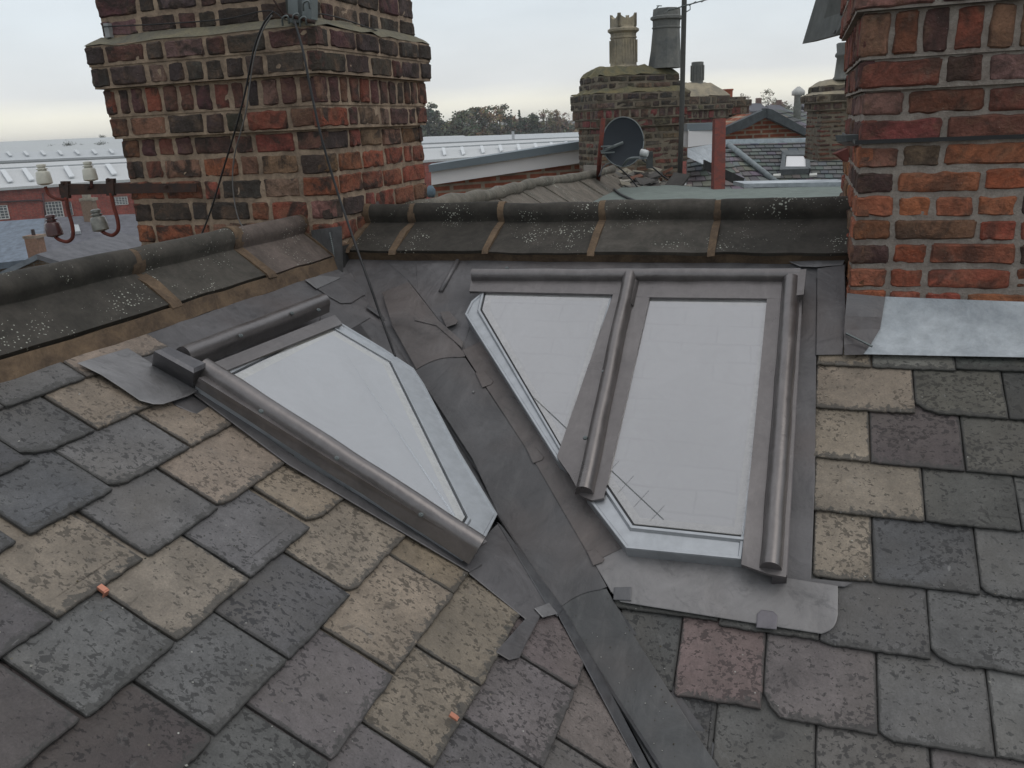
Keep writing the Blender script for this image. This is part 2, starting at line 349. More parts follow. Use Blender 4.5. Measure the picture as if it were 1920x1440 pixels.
def glass_mat():
    m, nt, bs = mat('glass'); nt.nodes.remove(bs); o = nt.nodes['Material Output']
    t = N(nt, 'ShaderNodeBsdfTransparent'); t.inputs[0].default_value = (.88,.9,.91,1)
    g = N(nt, 'ShaderNodeBsdfGlossy'); g.inputs['Roughness'].default_value = .012; g.inputs[0].default_value = (.98,.97,.98,1)
    lw = N(nt, 'ShaderNodeLayerWeight'); lw.inputs[0].default_value = .25
    f = rng(nt, lw.outputs['Facing'], 0, 1, .26, .66)
    d = N(nt, 'ShaderNodeBsdfDiffuse'); d.inputs[0].default_value = (.4,.4,.4,1)      # film of dust
    co = coords(nt); n1 = noise_(nt, co, 7, 5, .7, 1.0)
    mx0 = N(nt, 'ShaderNodeMixShader'); L(nt, f, mx0.inputs[0]); L(nt, t.outputs[0], mx0.inputs[1]); L(nt, g.outputs[0], mx0.inputs[2])
    mx1 = N(nt, 'ShaderNodeMixShader'); L(nt, mul(nt, rng(nt, n1, .4, .75, .02, .10), mul(nt, mul(nt, N(nt, 'ShaderNodeAttribute', attribute_name='edge').outputs['Fac'], rng(nt, noise_(nt, co, 30, 4, .7), .35, .7)), .5), 'ADD'), mx1.inputs[0]); L(nt, mx0.outputs[0], mx1.inputs[1]); L(nt, d.outputs[0], mx1.inputs[2])
    L(nt, mx1.outputs[0], o.inputs[0]); return m
M['glass'] = glass_mat(); M['pale_blind'] = blind_mat(0)
# ================================================================== THE SETTING
g = MB(); g.quad((-1200,-400,0),(1200,-400,0),(1200,1200,0),(-1200,1200,0))
tag(g.build('ground', rough_mat('ground', (.07,.08,.055), (.10,.095,.08), .05, 0.1)), kind='structure')
# ================================================================== THE HOUSE UNDER THE CAMERA
house = thing('slate_roofed_house', (-.4, 2.0, 0), 'near slate roof with skylights, lead valley and two big brick chimneys, filling the foreground', 'house')
# walls of the house below the eaves (seen only from other places)
wm = MB()
zR = lambda y: RF.P(0, (y - RF.o.y)/math.cos(AR)).z
wm.box((-4.6,-1.2,0), (9,0,0), (0,8.0,0), (0,0,6.0))
wm.build('wall', M['mortL'], house)
TAN = (.242,.205,.165); TAN2 = (.222,.195,.160); GRN = (.19,.175,.125)
def poly_inset(p, d):
    n = len(p); o = []; A = sum(p[i][0]*p[(i+1)%n][1]-p[(i+1)%n][0]*p[i][1] for i in range(n)); sg = 1 if A > 0 else -1
    for i in range(n):
        x0,y0 = p[i-1]; x1,y1 = p[i]; x2,y2 = p[(i+1)%n]
        a = Vector((x1-x0,y1-y0)); b = Vector((x2-x1,y2-y1))
        if a.length < 1e-7: a = b
        if b.length < 1e-7: b = a
        a.normalize(); b.normalize()
        na = Vector((-a.y,a.x))*sg; nb = Vector((-b.y,b.x))*sg; m_ = (na+nb)
        if m_.length < 1e-4: m_ = na
        m_.normalize(); k = d/max(.5, m_.dot(na))
        o.append((x1+m_.x*k, y1+m_.y*k))
    return o
def clip(p, a, b, keep):                     # half-plane through a,b; keep a sign
    o = []; f = lambda q: ((b[0]-a[0])*(q[1]-a[1]) - (b[1]-a[1])*(q[0]-a[0]))*keep
    for i in range(len(p)):
        q, r = p[i-1], p[i]; fq, fr = f(q), f(r)
        if (fq > 0) != (fr > 0):
            t = fq/(fq-fr); o.append((q[0]+(r[0]-q[0])*t, q[1]+(r[1]-q[1])*t))
        if fr > 0: o.append(r)
    return o
def slate(mb, F, u0, u1, vt, vh, col, rs, clipl=None, chamf=None, T=.009, th=.0078, kt=.064):
    """one riven slate: tail at vt, head tucked under the course above at vh"""
    g_ = .0008 + .0010*rs.random(); u0 += g_; u1 -= g_
    w_ = u1-u0; sk = rs.uniform(-.004,.004); n = max(3, int(w_/.009)); so_ = rs.random()*50
    tail = []
    for i in range(n+1):
        s_ = i/n; u = u0+w_*s_; j = noise.noise(Vector((u*22, so_, 0)))*.0025 + noise.noise(Vector((u*120, so_, 3)))*.0028
        tail.append((u, vt + sk*(s_-.5) + j))
    if chamf:
        for side, a_, b_ in chamf:            # clipped corner: along tail a_, up side b_
            if side == 'l': tail = [q for q in tail if q[0] > u0+a_]; tail.insert(0, (u0, vt+b_)); tail.insert(1, (u0+a_*.45, vt+b_*.4))
            else: tail = [q for q in tail if q[0] < u1-a_]; tail.append((u1-a_*.45, vt+b_*.4)); tail.append((u1, vt+b_))
    else:
        c_ = rs.uniform(.0005,.0035); tail[0] = (u0+c_*.3, vt+c_); tail[-1] = (u1-c_*.3, vt+c_*rs.random())
    v0 = tail[-1][1]; rt = [(u1+noise.noise(Vector((v*30, so_, 9)))*.0025, v) for v in [v0+(vh-v0)*k/6 for k in range(1,6)]]
    v0 = tail[0][1]; lt = [(u0+noise.noise(Vector((v*30, so_, 19)))*.0025, v) for v in [v0+(vh-v0)*k/6 for k in range(5,0,-1)]]
    P = tail + rt + [(u1,vh),(u0,vh)] + lt
    n0 = len(P); cutd = False
    if clipl:
        P_ = clip(P, *clipl); cutd = len(P_) != len(P) or P_ != P[-len(P_):] and set(P_) != set(P); P = P_
        if len(P) < 3: return
    A_ = abs(sum(P[i-1][0]*P[i][1]-P[i][0]*P[i-1][1] for i in range(len(P))))/2
    if A_ < .002: return
    a_ = rs.uniform(-.006,.006); um = (u0+u1)/2
    tt = lambda u, v: T - (v-vt)*kt + (u-um)*a_
    r1 = poly_inset(P, .0022)
    big = A_ > (.03 if cutd else .012)
    r2 = poly_inset(P, .010) if big else None
    n = len(P); vs = [F.P(u, v, tt(u,v)-.0022) for u, v in P] + [F.P(u, v, tt(u,v)-th) for u, v in P] + [F.P(u, v, tt(u,v)) for u, v in r1]
    e_ = [.9]*n + [.9]*n + [.85]*n
    fs = [tuple(n+i for i in range(n-1,-1,-1))] + [(i, (i+1)%n, n+(i+1)%n, n+i) for i in range(n)] + [(i, (i+1)%n, 2*n+(i+1)%n, 2*n+i) for i in range(n)]
    if big:
        r3 = []
        for (u, v), q in zip(r2, P):
            if v < vt+.05 and not cutd: v += .024
            r3.append((u, v))
        vs += [F.P(u, v, tt(u,v)) for u, v in r3]; e_ += [0.0]*n
        fs += [(2*n+i, 2*n+(i+1)%n, 3*n+(i+1)%n, 3*n+i) for i in range(n)] + [tuple(3*n+i for i in range(n))]
    else: fs += [tuple(2*n+i for i in range(n))]
    k_ = rs.uniform(.9,1.1); mb.add(vs, fs, tuple(c*k_*rs.uniform(.985,1.015)*f_ for c, f_ in zip(col, (1.05,1.0,.965))), e_, 0, rs.random())
rs = random.Random(5)
# ---- left slope: courses by tail height, slates by their two edges along the ridge direction
SL = MB()
cutL = (LF.uv(1045,1155), LF.uv(1200,1440))
DK = (.072,.075,.082); GR = (.115,.118,.12); PG = (.135,.127,.135); PU = (.078,.066,.068); BR = (.062,.054,.054)
LC = [
 (1.10,[(.5,.78,GR),(.78,.98,DK),(.98,1.20,(.11,.11,.11)),(1.2,1.42,GR),(1.42,1.7,TAN)]),
 (.945,[(.52,.72,GR),(.72,.93,DK),(.93,1.125,DK),(1.125,1.293,(.085,.088,.09),('l',.05,.03)),(1.300,1.525,TAN),(1.527,1.72,TAN2)]),
 (.787,[(.5,.75,GR),(.75,.958,DK),(.983,1.188,(.088,.093,.102)),(1.188,1.420,(.12,.12,.123),('l',.035,.02)),(1.426,1.69,TAN)]),
 (.617,[(.40,.64,PU),(.645,.876,(.088,.085,.09)),(.882,1.088,TAN2),(1.10,1.312,GR),(1.320,1.69,TAN,('l',.03,.012))]),
 (.445,[(.32,.545,PU),(.55,.772,(.085,.078,.08)),(.777,.980,GR),(.983,1.198,(.20,.183,.150)),(1.202,1.425,(.122,.122,.127)),(1.440,1.69,(.235,.20,.155),('l',.045,.02))]),
 (.272,[(.22,.43,PU),(.43,.655,BR),(.66,.876,BR),(.881,1.088,(.115,.122,.125)),(1.091,1.322,(.088,.092,.10)),(1.326,1.69,TAN2,('l',.02,.02))]),
 (.092,[(.3,.53,BR),(.53,.755,DK),(.757,.964,(.092,.097,.097)),(.969,1.205,PG),(1.212,1.510,(.228,.20,.157)),(1.512,1.70,(.215,.185,.135))]),
 (-.068,[(.42,.64,GR),(.64,.862,PG),(.866,1.076,PG),(1.081,1.314,(.175,.155,.125)),(1.318,1.615,(.225,.197,.155))]),
 (-.25,[(.5,.78,GR),(.78,.995,DK),(1.0,1.224,(.11,.108,.115)),(1.229,1.468,(.145,.135,.14)),(1.472,1.72,(.13,.11,.115))]),
 (-.42,[(.6,.86,GR),(.86,1.09,PG),(1.09,1.325,(.115,.113,.117)),(1.330,1.62,(.155,.140,.13))]),
 (-.59,[(.7,.95,GR),(.95,1.2,PG),(1.2,1.44,GR),(1.44,1.7,PG)]),
 (-.76,[(.8,1.05,GR),(1.05,1.3,PG),(1.3,1.55,GR)]),
]
keepL = 1 if ((cutL[1][0]-cutL[0][0])*(0-cutL[0][1]) - (cutL[1][1]-cutL[0][1])*(.5-cutL[0][0])) > 0 else -1
for i, (vt, row) in enumerate(LC):
    top = LC[i-1][0] if i else vt+.17
    for s_ in row:
        slate(SL, LF, s_[0], s_[1], vt + rs.uniform(-.003,.003), min(top+.19, 1.30), s_[2], rs, (cutL[0], cutL[1], keepL), s_[3:] or None)
slopeL = MB()
# boarding below the slates
bo = MB()
bo.prism([LF.P(-1.2,1.45,-.045), LF.P(3.4,1.45,-.045), *[LF.P(*LF.uv(x,y,-.045),-.045) for x,y in ((690,560),(1300,1500))], LF.P(.1,-1.5,-.045), LF.P(-1.2,-1.5,-.045)], -nL*.02)
roofL = SL.build('roof_slope', M['slate'], house); tag(roofL, 'left slope of mottled grey and tan slates running down to the valley')
bo.build('underlay', M['underlay'], roofL)
# ---- right slope
SR = MB(); cutR = (RF.uv(1128,1105), RF.uv(1330,1440))
keepR = 1 if ((cutR[1][0]-cutR[0][0])*(.8-cutR[0][1]) - (cutR[1][1]-cutR[0][1])*(1.0-cutR[0][0])) > 0 else -1
G0 = (.10,.105,.105)
RC = [
 ([(1530,687),(1634,690),(1792,698),(1925,695),(2080,700)], [(.20,.17,.13),(.17,.18,.165),(.05,.058,.055),G0], {}),
 ([(1528,768),(1716,776),(1891,787),(2060,800)], [(.232,.197,.157),(.105,.105,.09),(.055,.058,.055)], {1:('l',.05,.035)}),
 ([(1523,858),(1631,869),(1810,887),(1990,900),(2160,915)], [(.235,.202,.163),(.088,.075,.078),(.085,.087,.078),G0], {}),
 ([(1523,958),(1735,981),(1915,998),(2110,1015)], [(.222,.193,.156),(.082,.084,.08),(.095,.1,.1)], {}),
 ([(1522,1082),(1637,1093),(1839,1118),(2040,1140)], [(.215,.187,.148),(.078,.082,.088),(.10,.105,.105)], {2:('l',.02,.02)}),
 ([(1150,1135),(1346,1172),(1536,1206),(1745,1240),(1945,1272),(2150,1300)], [(.08,.085,.08),(.08,.082,.08),(.092,.095,.10),(.108,.112,.115),G0], {2:('l',.02,.006),3:('l',.03,.03)}),
 ([(1140,1275),(1262,1300),(1428,1336),(1646,1387),(1866,1423),(2090,1460)], [(.065,.068,.07),(.148,.113,.113),(.132,.121,.123),(.12,.125,.128),(.15,.155,.155)], {2:('l',.035,.05),3:('l',.02,.015)}),
]
vR = []
for pts, cols, ch in RC: vR.append(sum(RF.uv(*p)[1] for p in pts)/len(pts))
for i, (pts, cols, ch) in enumerate(RC):
    us = [RF.uv(*p)[0] for p in pts]; top = vR[i-1] if i else vR[0]+.10
    for k, c in enumerate(cols):
        vj = RF.uv(*pts[k])[1]*.5 + RF.uv(*pts[k+1])[1]*.5
        slate(SR, RF, us[k], us[k+1], vj, min(top+.18, 1.80), c, rs, (cutR[0], cutR[1], keepR), [ch[k]] if k in ch else None)
    if i < 5: # carry the courses on past the frame
        slate(SR, RF, us[-1], us[-1]+.24, vR[i], top+.06, G0, rs); slate(SR, RF, us[-1]+.24, us[-1]+.48, vR[i], top+.06, DK, rs)
vb = vR[-1]; bu = [RF.uv(x,y)[0] for x,y in ((1150,1290),(1343,1330),(1531,1373),(1744,1405),(1960,1440),(2160,1470))]
for r_, cl in enumerate([[(.075,.078,.08),(.088,.09,.09),(.115,.112,.112),(.13,.125,.13),G0],[G0,DK,PG,GR,G0],[DK,GR,G0,PG,GR]]):
    vt = vb - .19*(r_+1)
    for k in range(5): slate(SR, RF, bu[k]+.1*(r_%2)*(r_>0), bu[k+1]+.1*(r_%2)*(r_>0), vt, vt+.40, cl[k], rs, (cutR[0], cutR[1], keepR))
roofR = SR.build('roof_slope', M['slate'], house); tag(roofR, 'right slope of dark slates with a tan column beside the lead strip')
bo = MB(); bo.prism([RF.P(-1.75,2.2,-.045), RF.P(1.5,2.2,-.045), RF.P(1.5,.1,-.045), *[RF.P(*RF.uv(x,y,-.045),-.045) for x,y in ((1330,1560),(600,430))]], -nR*.02)
bo.build('underlay', M['underlay'], roofR)
for nm, F, (px, py), r_ in (('copper_clip', LF, (197,1101), .2), ('copper_clip', LF, (856,1341), 0)):
    u, v = F.uv(px,py,.016); c = MB()
    c.box(F.P(u-.006,v-.004,.006), F.u*.011, F.v*.016, F.n*.006); c.box(F.P(u-.006,v-.007,-.002), F.u*.011, F.v*.003, F.n*.013)
    c.build(nm, M['copper'], roofL)
# ---- lead work
def sheet(mb, F, pts, t, col=(.13,.13,.135), th=.0022, tt=None):
    """cut lead sheet given by its corners; slightly rounded rim"""
    P = [F.uv(x, y, t if tt is None else tt[i]) for i, (x, y) in enumerate(pts)]
    Q = poly_inset(P, .002); n = len(P); T = [t]*n if tt is None else tt
    vs = [F.P(u,v,a-th*.4) for (u,v),a in zip(P,T)] + [F.P(u,v,a-th) for (u,v),a in zip(P,T)] + [F.P(u,v,a) for (u,v),a in zip(Q,T)]
    fs = [tuple(n+i for i in range(n-1,-1,-1)), tuple(2*n+i for i in range(n))] + [(i,(i+1)%n,n+(i+1)%n,n+i) for i in range(n)] + [(i,(i+1)%n,2*n+(i+1)%n,2*n+i) for i in range(n)]
    mb.add(vs, fs, col)
def arc(a, b, bow, n=8):                     # bowed edge between two image points
    ax, ay = a; bx, by = b; dx, dy = bx-ax, by-ay; l = math.hypot(dx,dy)
    return [(ax+dx*k/n - dy/l*bow*math.sin(math.pi*k/n), ay+dy*k/n + dx/l*bow*math.sin(math.pi*k/n)) for k in range(n+1)]
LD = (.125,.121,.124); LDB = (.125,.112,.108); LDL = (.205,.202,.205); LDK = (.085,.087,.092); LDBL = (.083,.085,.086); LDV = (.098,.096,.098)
V1 = Vector((.68,-.617,-.396)).normalized()
C0_ = on(1060,1140,nR,-HR_)
def crease(t): return C0_ + V1*t
gut = MB()
def onto(F, P): d = P - F.o; return (d.dot(F.u), d.dot(F.v))
# valley lining: one trough bent over the crease
a0, a1 = crease(-2.05), crease(1.0)
fl, fr = (nL.cross(V1)).normalized(), (nR.cross(V1)).normalized()
if fl.x > 0: fl = -fl
if fr.x < 0: fr = -fr
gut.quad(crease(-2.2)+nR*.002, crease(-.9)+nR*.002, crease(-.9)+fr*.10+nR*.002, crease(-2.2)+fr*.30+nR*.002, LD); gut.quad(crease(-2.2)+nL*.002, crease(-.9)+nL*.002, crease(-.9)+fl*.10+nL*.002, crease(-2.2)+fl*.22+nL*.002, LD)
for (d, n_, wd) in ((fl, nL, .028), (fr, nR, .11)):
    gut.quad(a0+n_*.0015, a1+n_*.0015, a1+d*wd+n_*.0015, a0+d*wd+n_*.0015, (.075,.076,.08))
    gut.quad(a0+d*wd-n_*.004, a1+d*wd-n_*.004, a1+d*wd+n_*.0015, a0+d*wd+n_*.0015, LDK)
gq = [crease(t) + nL*.0022 for t in (.0,1.0)]; gut.quad(crease(-.42)+nR*.0022-fr*.000, crease(1.0)+nR*.0022, crease(1.0)+nR*.0022+fr*.006, crease(-.42)+nR*.0022+fr*.006, (.012,.012,.012)); gut.quad(crease(-.42)+nL*.0022, crease(1.0)+nL*.0022, crease(1.0)+nL*.0022+fl*.006, crease(-.42)+nL*.0022+fl*.006, (.012,.012,.012))  # near-black strips along the crease: the groove's shade put into the colour
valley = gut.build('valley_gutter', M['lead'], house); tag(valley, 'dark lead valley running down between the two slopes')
def lead(nm, F, pts, t, col, parent=valley, label=None, tt=None):
    m_ = MB(); sheet(m_, F, pts, t, col, tt=tt); o = m_.build(nm, M['lead'], parent); tag(o, label); return o
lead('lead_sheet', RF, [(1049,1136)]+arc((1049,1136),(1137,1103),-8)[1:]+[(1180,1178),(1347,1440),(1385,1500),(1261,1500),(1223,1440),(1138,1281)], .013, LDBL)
lead('lead_sheet', RF, [(776,692)]+arc((778,692),(872,670),-9)[1:]+[(1000,858),(1040,930),(1112,1052),(1138,1100)]+arc((1137,1104),(1050,1138),8)[1:]+[(944,987),(885,860)], .0155, LDV)
lead('lead_sheet', RF, [(716,548),(766,528),(870,662),(872,668)]+arc((872,670),(780,692),9)[1:]+[(735,610)], .0185, LDB)
lead('lead_sheet', RF, [(764,524),(830,498),(905,520),(900,560),(872,640),(868,660)], .007, LD)
lead('lead_sheet', RF, [(845,560),(1000,560),(1100,860),(1000,880),(864,650),(800,600)], .0055, LD)
lead('lead_sheet', RF, [(866,656),(905,638),(1060,855),(1178,1022),(1111,1054),(1000,862)], .0185, LDB)
lead('lead_sheet', RF, [(776,600),(812,592),(868,640),(866,652),(818,610)], .0225, LDB)
for (x, y) in ((905,718),(1000,860),(1113,1052),(838,605)):
    lead('lead_clip', RF, [(x-14,y-20),(x+4,y-22),(x+20,y-4),(x+16,y+2),(x-1,y+8)], .0215, LDB)
m_ = MB(); m_.lathe(RF.P(*RF.uv(890,742),.017), nR, [(.004,0),(.004,.003),(.0015,.005)], 8, (.2,.2,.2)); m_.build('nail_head', M['lead'], valley)
flashing = MB(); sheet(flashing, LF, [(215,648),(405,570),(590,500),(640,505),(716,484),(760,520),(740,560),(790,690),(760,700),(690,650),(400,790),(330,760)], .004, LD)
flash = flashing.build('lead_flashing', M['lead'], house); tag(flash, 'lead flashing round the left skylight and below the left ridge')
lead('lead_sheet', LF, [(145,680),(240,652),(300,690),(372,732),(352,742),(306,757),(288,757),(262,750),(230,728),(190,702)], .020, LDL, flash, 'pale grey lead tongue lapping over the tan slates')
lead('lead_sheet', LF, [(350,728),(372,722),(560,862),(760,980),(905,1058),(880,1072),(700,965),(540,870)], .014, LD, flash)
lead('lead_sheet', LF, [(870,1040),(905,1010),(935,980),(1028,1130),(1046,1150),(1015,1152),(990,1200),(975,1232),(955,1237),(930,1222),(985,1160),(880,1075)], .010, LD, flash)
lead('lead_sheet', LF, [(932,978),(941,985),(1057,1140),(1046,1155),(1030,1142)], .0125, LDK, flash)
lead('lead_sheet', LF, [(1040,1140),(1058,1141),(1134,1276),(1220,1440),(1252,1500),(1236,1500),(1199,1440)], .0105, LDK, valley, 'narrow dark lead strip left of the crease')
lead('lead_clip', LF, [(1002,1140),(1030,1130),(1046,1150),(1018,1157)], .015, LDL, flash)
lead('lead_sheet', LF, [(572,524),(600,516),(640,520),(632,524),(594,541)], .012, LDL, flash)
lead('lead_sheet', LF, [(596,541),(640,518),(720,486),(745,516),(716,556),(700,548),(680,554),(660,567),(640,568),(618,556)], .009, LD, flash)
lead('lead_sheet', LF, [(605,565),(650,572),(695,595),(645,625),(760,720),(700,640),(600,600)], .0075, LD, flash)
lead('lead_sheet', LF, [(690,570),(735,602),(731,607),(688,576)], .016, LDK, flash)
# upper band behind the twin skylight
band = MB(); sheet(band, RF, [(716,484),(840,487),(1200,492),(1586,493),(1584,520),(1200,525),(885,552),(860,620),(766,526)], .004, LD)
bandO = band.build('lead_flashing', M['lead'], house); tag(bandO, 'lead flashing round the twin skylight on the right slope')
wl_ = MB()
for x0,y0,x1,y1 in ((858,488,826,546),):
    a, b = RF.uv(x0,y0,.012), RF.uv(x1,y1,.012); wl_.tube([RF.P(*a,.010), RF.P(*b,.010)], .009, 10, LD)
wl_.build('welt', M['lead'], bandO, True)
lead('lead_sheet', RF, [(780,495),(855,490),(828,548),(782,545)], .0075, LD, bandO)
lead('lead_sheet', RF, [(1500,520),(1532,520),(1528,900),(1521,1084),(1600,1092),(1584,1100),(1560,1098),(1470,1091),(1478,1000)], .008, LD, bandO)
lead('lead_sheet', RF, [(1480,490),(1585,486),(1580,496),(1530,500),(1500,499)], .016, LDL, bandO)
lead('apron', RF, [(1113,1054),(1176,1022),(1395,1045),(1395,1060),(1475,1083),(1571,1098),(1571,1152)]+arc((1571,1152),(1540,1188),-9,6)[1:]+[(1400,1166),(1163,1128),(1145,1108)], .017, (.22,.213,.212), bandO, 'broad pale grey lead apron below the twin skylight')
lead('lead_clip', RF, [(1151,1101),(1184,1100),(1184,1126),(1150,1124)], .021, (.12,.12,.125), bandO)
lead('lead_clip', RF, [(1420,1150),(1428,1143),(1450,1146),(1458,1154),(1456,1180),(1418,1176)], .021, (.16,.15,.165), bandO)
lead('lead_sheet', RF, [(1533,503),(1584,496),(1586,600),(1580,664),(1530,665)], .014, LD, bandO)
# ---- skylights
RL = (.186,.173,.170); RLD = (.15,.138,.142)
def roll(mb, F, a, b, r, t, col=RL, rise=0.0, side=None, n=10):
    """lead roll between two image points lying at height t"""
    p, q = F.P(*F.uv(*a,t), t), F.P(*F.uv(*b,t), t); d = (q-p).normalized(); x = F.n.cross(d).normalized()
    sec = [(-r*1.25,-.006)] + [(-r*math.cos(math.pi*k/12)*1.0, rise + r*math.sin(math.pi*k/12)*1.15) for k in range(13)] + [(r*1.25,-.006)]
    mb.sweep(sec, p, q, x, F.n, n, col, .0022)
def lpoly(mb, F, pts, t, back, col=(1,1,1), m=0): mb.prism([F.P(*F.uv(x,y,t),t) for x,y in pts], -F.n*back, col, m)
def skylight(label, F, outer, panes, bars, base_t=.055, lin='cream'):
    """outer frame outlines, glazed openings, then lead rolls and cover strips"""
    s_ = MB()
    top = MB()
    for o_ in outer: lpoly(s_, F, o_, base_t, base_t-.002)
    for o_ in outer:                          # raised outer lip
        c_ = [F.uv(x,y,base_t) for x,y in o_]; a_, b_ = poly_inset(c_,.001), poly_inset(c_,.007); d_ = poly_inset(c_,.0095); n = len(c_)
        s_.add([F.P(u,v,base_t-.004) for u,v in c_]+[F.P(u,v,base_t+.004) for u,v in a_]+[F.P(u,v,base_t+.004) for u,v in b_]+[F.P(u,v,base_t) for u,v in d_], [(q*n+i,q*n+(i+1)%n,(q+1)*n+(i+1)%n,(q+1)*n+i) for q in range(3) for i in range(n)])
    fr_ = s_.build('frame', M['frame'], root := empty_part('skylight', F.P(*F.uv(*outer[0][0],0),0), house)); tag(root, label)
    for gl in panes:
        c_ = [F.uv(x,y,base_t) for x,y in gl]
        g1, g2, g3 = poly_inset(c_, -.006), poly_inset(c_, .022), poly_inset(c_, .004)
        k = MB(); n = len(c_)
        vs = [F.P(u,v,base_t+.0015) for u,v in g1] + [F.P(u,v,base_t+.0015) for u,v in c_] + [F.P(u,v,base_t-.004) for u,v in g1]
        k.add(vs, [(i,(i+1)%n,n+(i+1)%n,n+i) for i in range(n)] + [(i,(i+1)%n,2*n+(i+1)%n,2*n+i) for i in range(n)], (1,1,1)); k.build('gasket', M['gasket'], root)
        k = MB(); o1, o2 = poly_inset(c_, -.014), poly_inset(c_, -.007)     # glazing bead
        vs = [F.P(u,v,base_t-.001) for u,v in poly_inset(c_,-.020)] + [F.P(u,v,base_t+.008) for u,v in o1] + [F.P(u,v,base_t+.008) for u,v in o2] + [F.P(u,v,base_t-.001) for u,v in g1]
        k.add(vs, [(a*n+i, a*n+(i+1)%n, (a+1)*n+(i+1)%n, (a+1)*n+i) for a in range(3) for i in range(n)]); k.build('glazing_bead', M['frame'], root)
        k = MB(); k.add([F.P(u,v,base_t+.003) for u,v in c_] + [F.P(u,v,base_t+.001) for u,v in g2], [(i,(i+1)%n,n+(i+1)%n,n+i) for i in range(n)]); k.build('lining', M[lin], root)
        k = MB(); k.add([F.P(u,v,base_t+.0005) for u,v in g3], [tuple(range(n))]); k.build('blind', M['blind' if lin == 'cream' else 'pale_blind'], root)
        k = MB(); g4 = poly_inset(c_, .03); k.add([F.P(u,v,base_t+.0060) for u,v in c_]+[F.P(u,v,base_t+.0060) for u,v in g4], [(i,(i+1)%n,n+(i+1)%n,n+i) for i in range(n)]+[tuple(n+i for i in range(n))], (1,1,1), [1.0]*n+[0.0]*n); k.build('pane', M['glass'], root)
    for fn in bars:
        m_ = MB(); nm = fn(m_); m_.build(nm or 'lead_roll', M['newlead'], root, True, angle=40)
    return root
def empty_part(name, loc, parent):
    o = bpy.data.objects.new(name, None); COL.objects.link(o); o.empty_display_size = .1; put(o, loc, parent); return o
def screws(F, pts, t, root):
    for x, y in pts:
        k = MB(); k.lathe(F.P(*F.uv(x,y,t),t-.004), F.n, [(.007,0),(.007,.002),(.0055,.0045),(.003,.0045),(.003,.006),(0.0005,.006)], 8, (.22,.21,.21)); k.build('screw', M['steel'], root, True, angle=30)
T0 = .055
def b1_(m): roll(m, LF, (374,708), (890,1042), .025, .035, RL, .032, n=24)
def b2_(m): roll(m, LF, (340,678), (604,573), .026, .055, RL, .012, n=14)
def b3_(m): lpoly(m, LF, [(404,703),(642,607),(628,590),(380,688)], .070, .010, RL); return 'cover_strip'
def b4_(m): lpoly(m, LF, [(404,700),(914,1015),(890,1030),(372,708)], .067, .010, RL); return 'cover_strip'
def b5_(m):
    base = [LF.uv(284,692,0), LF.uv(362,736,0), LF.uv(396,705,.03), LF.uv(352,657,.06)]
    tp = poly_inset([LF.uv(284,664,.075), LF.uv(362,705,.078), LF.uv(394,690,.078), LF.uv(312,655,.075)], .002)
    vs = [LF.P(u,v,0) for u,v in base] + [LF.P(u,v,.085) for u,v in tp] + [LF.P(u,v,.092) for u,v in poly_inset(tp,.008)]
    m.add(vs, [(0,1,5,4),(1,2,6,5),(2,3,7,6),(3,0,4,7),(4,5,9,8),(5,6,10,9),(6,7,11,10),(7,4,8,11),(8,9,10,11)], (.14,.138,.145)); return 'corner_box'
skL = skylight('left skylight with a five-sided pane and a lead roll down its left side', LF,
    [[(372,706),(634,604),(719,655),(775,692),(795,722),(862,850),(932,966),(905,1018),(880,1030)]],
    [[(425,712),(617,617),(728,682),(870,972),(862,985),(850,984)]], [b1_, b2_, b3_, b4_, b5_])
screws(LF, [(452,628),(548,586),(598,580)], .096, skL); screws(LF, [(490,770),(632,858),(790,964)], .10, skL)
def c1(m): roll(m, RF, (1182,522), (1097,926), .023, .066, RL, .010, n=20)
def c2(m): roll(m, RF, (1484,530), (1445,1068), .024, .066, RL, .010, n=20)
def c3(m): roll(m, RF, (888,520), (1500,520), .021, .066, RL, .008, n=20)
def c4(m): lpoly(m, RF, [(884,522),(1500,520),(1475,560),(1195,557),(1165,552),(880,546)], .070, .010, RL); return 'cover_strip'
def c5(m): lpoly(m, RF, [(1150,550),(1218,558),(1132,934),(1110,938),(1090,930),(1068,890),(1044,856)], .070, .010, RL); return 'cover_strip'
def c6(m): lpoly(m, RF, [(1438,560),(1504,560),(1474,1082),(1440,1076),(1390,1058)], .070, .010, RL); return 'cover_strip'
def c7(m): lpoly(m, RF, [(1478,508),(1512,504),(1507,552),(1474,556)], .095, .09, RL); return 'corner_box'
def c8(m): lpoly(m, RF, [(1480,540),(1506,540),(1476,1078),(1448,1080)], .060, .058, RLD); return 'side_flashing'
def c9(m):
    p = RF.P(*RF.uv(1181,520,.09),.062); q = RF.P(*RF.uv(1171,566,.09),.062); d = (q-p); m.tube([p, p+d*.02, q], [.020,.030,.029], 14, RL); return 'roll_cap'
skR = skylight('twin skylight with two panes parted by a slanting lead roll on the right slope', RF,
    [[(1150,550),(1060,874),(1045,864),(872,590),(884,566),(908,546)], [(1190,554),(1450,564),(1390,1050),(1174,1029),(1098,930)]],
    [[(912,552),(1146,556),(1056,842),(905,583)], [(1200,556),(1450,566),(1392,1005),(1190,984),(1130,895)]], [c1,c2,c3,c4,c5,c6,c7,c8,c9], lin='pale')
screws(RF, [(950,502),(1078,506),(1284,506),(1415,508)], .085, skR); screws(RF, [(1158,612),(1132,696),(1097,820),(1481,628),(1475,718)], .094, skR)
